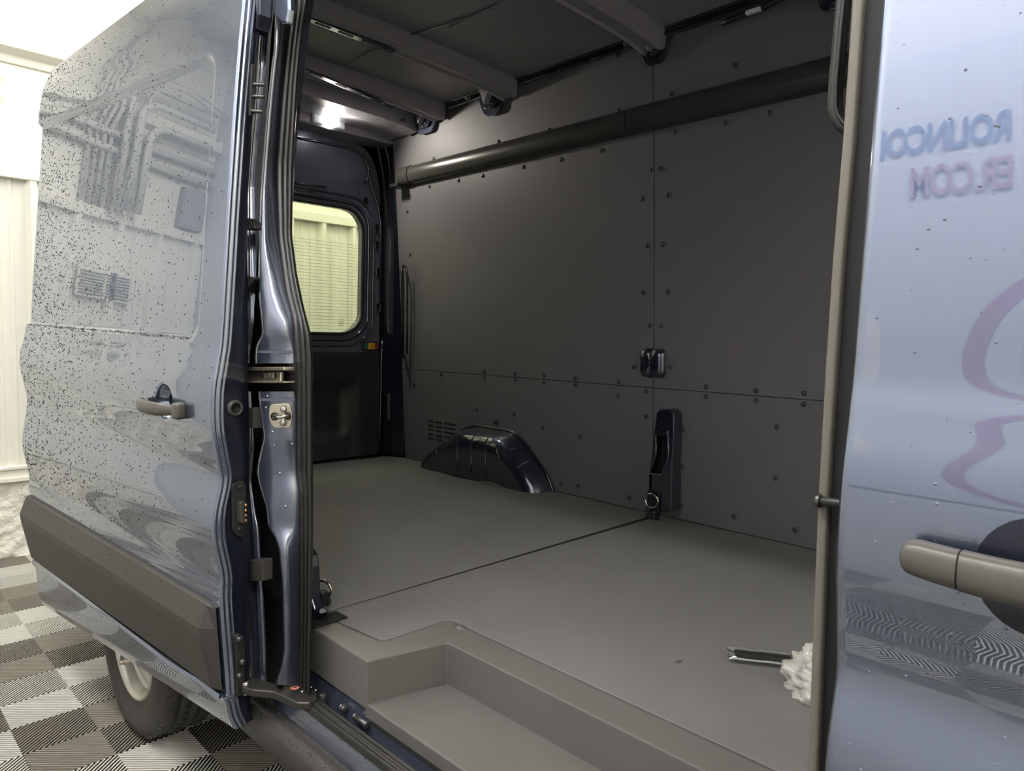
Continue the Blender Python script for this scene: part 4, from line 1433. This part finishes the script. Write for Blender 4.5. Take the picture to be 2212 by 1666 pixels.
# ribbed rubber seal round the opening
seal = strip_loft('aperture_seal', -50, 1505, 12, [
    (lambda y: px_x(JR, y), .925),
    (lambda y: px_x(JR, y) + .06 * (px_x(SRr, y) - px_x(JR, y)), .912),
    (lambda y: px_x(JR, y) + .24 * (px_x(SRr, y) - px_x(JR, y)), .910),
    (lambda y: px_x(JR, y) + .33 * (px_x(SRr, y) - px_x(JR, y)), .922),
    (lambda y: px_x(JR, y) + .40 * (px_x(SRr, y) - px_x(JR, y)), .908),
    (lambda y: px_x(JR, y) + .55 * (px_x(SRr, y) - px_x(JR, y)), .906),
    (lambda y: px_x(JR, y) + .61 * (px_x(SRr, y) - px_x(JR, y)), .920),
    (lambda y: px_x(JR, y) + .67 * (px_x(SRr, y) - px_x(JR, y)), .906),
    (lambda y: px_x(JR, y) + .82 * (px_x(SRr, y) - px_x(JR, y)), .906),
    (lambda y: px_x(JR, y) + .95 * (px_x(SRr, y) - px_x(JR, y)), .915),
    (lambda y: px_x(SRr, y), .935), (lambda y: px_x(SRr, y) - 3, .98)], 'rubber', van)
tag(seal, 'black ribbed rubber seal lining the side door opening')
# inner return of the pillar
strip_loft('pillar_return', -50, 700, 20, [(lambda y: px_x(SRr, y) - 6, .95), (lambda y: px_x(SRr, y) + interp(y, [-50, 60, 200, 300, 420, 500], [12, 14, 10, 5, 1, -3]), .985)], 'paint', jamb)
# top rail of the opening (continues forward above the frame)
tube('aperture_seal_top', [ony((668, -30), .985), (-1.60, .98, 2.52), (-1.2, .98, 2.55), (-.35, .98, 2.55)], .022, 'rubber', seal, 10)
box('top_rail', (-1.75, 1.03, 2.56), (-.2, 1.12, 2.74), 'paint_inside', rf, .01)
# gutter bulge at the top of the pillar
pl = [(528, -50), (560, -50), (558, 30), (552, 62), (544, 72), (530, 52)]
prism('gutter_block', [ony(p, .86) for p in pl], (0, .04, 0), 'paint_inside', jamb, .006)
pl = [(584, -50), (622, -50), (624, 20), (620, 52), (606, 50), (592, 35), (588, 0)]
prism('gutter_cap', [ony(p, .90) for p in pl], (0, .02, 0), 'paint', jamb, .006)

# near side pillar foot with lashing ring
pl = [(676, 1180), (687, 1196), (691, 1222), (693, 1290), (700, 1312), (712, 1322), (690, 1345), (672, 1352)]
nf = prism('pillar_foot', [ony(p, 1.02) for p in pl], (0, -.03, 0), 'paint_inside', van, .004)
tag(nf, 'dark blue pillar foot inside the opening')
c = ony((699, 1272), 1.06); o = dring('lashing_ring', c, .030, 'steel', nf, (.95, .3, 0), (0, 0, 1), .0045)
c = ony((697, 1300), 1.05); cyl('ring_bolt', c, (c[0] + .02, c[1] + .012, c[2]), .012, 'dark_steel', nf, 10)
c = ony((694, 1284), 1.04); box('ring_bracket', (c[0] - .012, c[1] - .01, c[2] - .03), (c[0] + .020, c[1] + .015, c[2] + .010), 'black_bar', nf, .003)
c0, c1 = onz((690, 1345), .705), onz((738, 1320), .705)
box('floor_notch', (c0[0] - .045, c0[1] - .03, .703), (c0[0] + .02, c1[1] - .01, .7045), 'gap_black', nf)

# ------------------------------------------------------------------ sill, lower seal, rocker
def xsweep(name, prof, m, parent, x0=-1.80, x1=1.0, smooth=True, n=6):
    P = [[(x, y, z) for (y, z) in prof] for x in np.linspace(x0, x1, n)]
    return grid(name, P, m, parent, smooth)


sill = xsweep('door_sill', [(.972, .575), (.968, .545), (.963, .538), (.960, .505), (.932, .500), (.928, .520), (.923, .530), (.909, .533), (.902, .528), (.898, .520), (.892, .505), (.887, .490), (.886, .46)], 'paint_jamb', van)
tag(sill, 'wet blue painted door sill below the step')
o = xsweep('sill_seal', [(y + .017, z + .004) for (y, z) in [(.915, .520), (.913, .540), (.908, .550), (.904, .549), (.902, .542), (.899, .548), (.894, .550), (.890, .547), (.889, .538), (.885, .543), (.880, .543), (.877, .537), (.876, .522)]], 'rubber', sill, -1.66)
tag(o, 'ribbed rubber seal lying along the sill')
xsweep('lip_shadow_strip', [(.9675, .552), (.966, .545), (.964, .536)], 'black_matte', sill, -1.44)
RKP = [(.890, .472), (.883, .473), (.877, .467), (.873, .470), (.856, .457), (.848, .447), (.845, .436), (.850, .40), (.865, .35), (.885, .33)]
rk = xsweep('rocker_molding', RKP, 'molding', van, -2.02)
tag(rk, 'wet black textured rocker molding under the sill')
pyd('rocker_end', [(-2.02, y, z) for (y, z) in RKP], [tuple(range(len(RKP)))], 'molding', rk)
pts = []
for k in range(420):
    x = rnd.uniform(-1.95, -1.2); y = rnd.uniform(.850, .885)
    z = interp(y, [.848, .856, .873, .877, .883], [.447, .457, .470, .467, .473])
    pts.append(((x, y, z + .0002), (0, -.4, 1), rnd.choice((.001, .0015, .002, .0026))))
beads('water_beads', pts, rk)
pts = []
for k in range(200):
    x = rnd.uniform(-1.70, -1.2); y = rnd.uniform(.890, .922)
    z = interp(y, [.887, .892, .898, .902, .909, .923], [.490, .505, .520, .528, .533, .530])
    pts.append(((x, y, z + .0002), (0, -.5, .8), rnd.choice((.0008, .0012, .0016, .002))))
beads('water_beads', pts, sill)
# sill clip and end cap
for (p, w) in (((765, 1527), .05), ((727, 1508), .012)):
    c = ony(p, .935); cyl('sill_clip', (c[0] - w / 2, .955, .545), (c[0] + w / 2, .955, .545), .008, 'dark_steel', sill, 10)
    for e_ in (-w / 2, w / 2):
        cyl('clip_end', (c[0] + e_ - .004, .955, .545), (c[0] + e_ + .004, .955, .545), .0105, 'dark_steel', sill, 10)
# lower roller arm from the sill track to the door
ZA = .560
arm_px = [(520, 1452), (548, 1462), (600, 1478), (640, 1478), (668, 1482), (684, 1496), (685, 1508), (668, 1518), (640, 1518), (622, 1508), (590, 1494), (546, 1490), (522, 1484)]
arm = prism('roller_arm', [onz(p, ZA) for p in arm_px], (0, 0, -.022), 'arm_metal', van, .005, 3)
tag(arm, 'dark metal roller arm joining the sliding door to the sill')
c = onz((637, 1487), ZA)
lathe('warning_sticker', [(.0005, .0012), (.0125, .0012)], c, (0, 0, 1), 'sticker_white', arm, 24)
lathe('sticker_ring', [(.0095, .0016), (.0128, .0016)], c, (0, 0, 1), 'sticker_red', arm, 24)
bx_ = box('sticker_bar', (-.009, -.0016, 0), (.009, .0016, .0003), 'sticker_red', arm); bx_.location = (c[0], c[1], c[2] + .0015); bx_.rotation_euler = (0, 0, 1.9)
bx_ = box('sticker_symbol', (-.006, -.0022, 0), (.006, .0022, .0003), 'gap_black', arm); bx_.location = (c[0], c[1], c[2] + .0012); bx_.rotation_euler = (0, 0, .4)
for p in ((620, 1482), (672, 1484), (653, 1494), (682, 1491)):
    c = onz(p, ZA); lathe('arm_rivet', [(.0005, .003), (.003, .003), (.0045, 0)], c, (0, 0, 1), 'steel', arm, 10)
c = onz((531, 1478), ZA); cyl('arm_pivot', (c[0], c[1], ZA - .03), (c[0], c[1], ZA + .008), .010, 'steel', arm, 12)
c = onz((697, 1494), ZA); cyl('arm_roller', (c[0], c[1], ZA - .04), (c[0], c[1], ZA - .004), .012, 'black_plastic', arm, 12)

# ------------------------------------------------------------------ rear wheel
WY = .822
def wl(prof, name, m, parent, seg=56): return lathe(name, [(r * 1.035, d) for r, d in prof], (WCX, WY, WCZ), (0, 1, 0), m, parent, seg)
rim = wl([(.222, -.002), (.218, -.008), (.212, -.006), (.206, .004), (.200, .012), (.196, .035), (.186, .050), (.178, .046), (.168, .050), (.150, .060), (.120, .058), (.095, .045), (.080, .040), (.070, .030), (.066, -.005), (.055, -.012), (.0005, -.014)], 'wheel_rim', 'rim_silver', van)
tag(rim, 'silver steel wheel rim')
ty = wl([(.214, .02), (.220, -.001), (.228, -.006), (.255, -.016), (.285, -.021), (.315, -.018), (.330, -.010), (.341, .000), (.349, .010), (.352, .030), (.352, .048), (.343, .050), (.343, .057), (.3535, .059), (.3545, .085), (.345, .087), (.345, .094), (.355, .096), (.355, .125), (.345, .127), (.345, .134), (.3545, .136), (.3525, .175), (.340, .20), (.30, .23), (.23, .225)], 'tyre', 'tyre', rim, 72)
for k in range(72):
    a = 2 * math.pi * k / 72
    pass
v, f = [], []
for k in range(64):
    a = 2 * math.pi * k / 64
    for d0, d1, r0, da in ((.002, .030, .3475, .010), (.060, .084, .3535, -.010), (.137, .170, .3525, .010)):
        i0 = len(v)
        for dd, rr, aa in ((d0, r0, a), (d1, r0 + .004, a + da), (d1, r0 + .004, a + da + .026), (d0, r0, a + .026)):
            v.append((WCX + math.cos(aa) * (rr * 1.035 + .003), WY + dd, WCZ + math.sin(aa) * (rr * 1.035 + .003)))
        for dd, rr, aa in ((d0, r0, a), (d1, r0 + .004, a + da), (d1, r0 + .004, a + da + .026), (d0, r0, a + .026)):
            v.append((WCX + math.cos(aa) * (rr * 1.035 - .006), WY + dd, WCZ + math.sin(aa) * (rr * 1.035 - .006)))
        f += [(i0, i0 + 1, i0 + 2, i0 + 3)] + [(i0 + q1, i0 + q2, i0 + q2 + 4, i0 + q1 + 4) for q1, q2 in ((0, 1), (1, 2), (2, 3), (3, 0))]
o = pyd('tread_blocks', v, f, 'tyre', rim); o['kind'] = 'stuff'
for k in range(6):
    a = 2 * math.pi * k / 6 + .3
    c = Vector((WCX + .105 * math.cos(a), WY + .048, WCZ + .105 * math.sin(a)))
    cyl('lug_nut', c, c + Vector((0, -.032, 0)), .014, 'rim_silver', rim, 8)
for k in range(8):
    a = 2 * math.pi * k / 8 + .15
    c = Vector((WCX + .150 * math.cos(a), WY + .056, WCZ + .150 * math.sin(a)))
    ring = [(c.x + .020 * math.cos(b), c.y, c.z + .020 * math.sin(b)) for b in np.linspace(0, 2 * math.pi, 14, endpoint=False)]
    pyd('hand_hole', ring, [tuple(range(14))], 'gap_black', rim)
for (px, ln) in (((256, 1432), .05), ((268, 1430), .05), ((243, 1388), .03)):
    c = Vector(ony(px, WY - .055)); 
    cyl('axle_stud', c, c + Vector((0, ln + .03, 0)), .010, 'zinc', rim, 10)
c = Vector(ony((262, 1425), WY - .02)); cyl('hub_flange', c, c + Vector((0, .05, 0)), .022, 'dark_steel', rim, 14)
# wheel housing behind the tyre so no daylight shows through
P = []
for d in (.90, 1.30):
    P.append([(WCX + .47 * math.cos(a), d, WCZ + .47 * math.sin(a)) for a in np.linspace(0, math.pi, 20)])
grid('wheel_housing', P, 'black_matte', van, True)
wh2 = [(WCX + .05, 2.62)]
# far wheel on the other side
lathe('wheel_rim', [(.222, 0), (.2, .05), (.08, .06), (.0005, .06)], (WCX, 2.62, WCZ), (0, 1, 0), 'rim_silver', van, 32)
lathe('tyre', [(.222, 0), (.30, -.02), (.345, .01), (.352, .05), (.352, .18), (.30, .24), (.222, .22)], (WCX, 2.62, WCZ), (0, 1, 0), 'tyre', van, 40)

# =================================================================== THINGS LEFT ON THE CARGO FLOOR
# clear plastic sleeve with a dark bar
pA, pB = Vector(onz((1572, 1412), FZ + .012)), Vector(onz((1716, 1428), FZ + .012))
d = (pB - pA); L = d.length; dn = d.normalized(); sd_ = Vector((0, 0, 1)).cross(dn)
sl = empty('plastic_sleeve', tuple(pA + d / 2 - Vector((0, 0, .012))), 'long clear plastic sleeve with a dark bar, lying on the cargo floor', 'packaging')
P = []
for t in np.linspace(0, 1, 15):
    w_ = .031 if t > .06 else .034
    h_ = .016 if t > .06 else .004
    c = pA + d * t
    row = []
    for k in range(14):
        a = 2 * math.pi * k / 14
        jit = .0022 * math.sin(9 * t * math.pi + k * 2.1)
        row.append(c + sd_ * (w_ * math.cos(a) + jit) + Vector((0, 0, max(-.0105, h_ * math.sin(a) + jit * .6))))
    P.append(row)
grid('film', P, 'clear_film', sl, True, closed=True)
bm = bmesh.new()
add_box(bm, pA + d * .53 + Vector((0, 0, -.001)), (L * .86, .040, .014), dn.to_track_quat('X', 'Z').to_matrix())
bm_obj('dark_bar', bm, 'dark_bar', sl, False, .004)
for (off, r_) in ((-.030, .0028), (.030, .0016), (.012, .0012)):
    tube('film_fold', [pA + d * t + sd_ * (off + .001 * math.sin(t * 13)) + Vector((0, 0, .002 if abs(off) > .02 else .013)) for t in np.linspace(.05, .98, 9)], r_, 'film_fold', sl, 6)
# crumpled end fins
for k, (o1, o2) in enumerate((((-.004, .026, .008), (.02, .012, .0)), ((-.008, -.006, .006), (.02, .0, -.006)), ((-.002, -.030, .008), (.025, -.014, 0)))):
    a = pA + dn * o1[0] + sd_ * o1[1] + Vector((0, 0, o1[2])); b = pA + dn * o2[0] + sd_ * o2[1] + Vector((0, 0, o2[2]))
    pyd('end_fin', [a, b, b + sd_ * .014 + Vector((0, 0, .004)), a + sd_ * .010 + Vector((0, 0, -.010))], [(0, 1, 2, 3)], 'film_fold', sl)

# crumpled clear bag
bc = Vector(onz((1800, 1480), FZ)); bc = Vector((bc.x + .02, bc.y, FZ))
bag = empty('plastic_bag', tuple(bc), 'crumpled clear plastic bag with pale contents on the cargo floor', 'bag')
from mathutils import noise as mnoise
def blob(name, rx, ry, rz, amp, m, seed, nu=84, nv=40):
    P = []
    for i in range(nv + 1):
        th_ = math.pi * .5 * i / nv
        row = []
        for k in range(nu):
            a = 2 * math.pi * k / nu
            dirv = Vector((math.cos(a) * math.sin(th_), math.sin(a) * math.sin(th_), math.cos(th_)))
            n1 = mnoise.noise(dirv * 2.2 + Vector((seed, 0, 0))) * .5 + mnoise.noise(dirv * 6 + Vector((0, seed, 0))) * .35 + abs(mnoise.noise(dirv * 11 + Vector((0, 0, seed)))) * .35
            s_ = 1 + amp * n1
            row.append((bc.x + dirv.x * rx * s_, bc.y + dirv.y * ry * s_, FZ + .001 + max(0, dirv.z * rz * s_)))
        P.append(row)
    o = grid(name, P, m, bag, True, closed=True)
    return o
blob('bag_contents', .085, .115, .07, .25, 'bag_inside', 3.1)
blob('bag_film', .115, .15, .10, .42, 'bag_film', 8.3)

# a fleck of scuff on the floor mat, printed mark
mk = onz((1466, 1430), FZ)
o = box('scuff_mark', (mk[0] - .006, mk[1] - .010, FZ + .0002), (mk[0] + .006, mk[1] + .010, FZ + .0006), 'handle_grey', van)
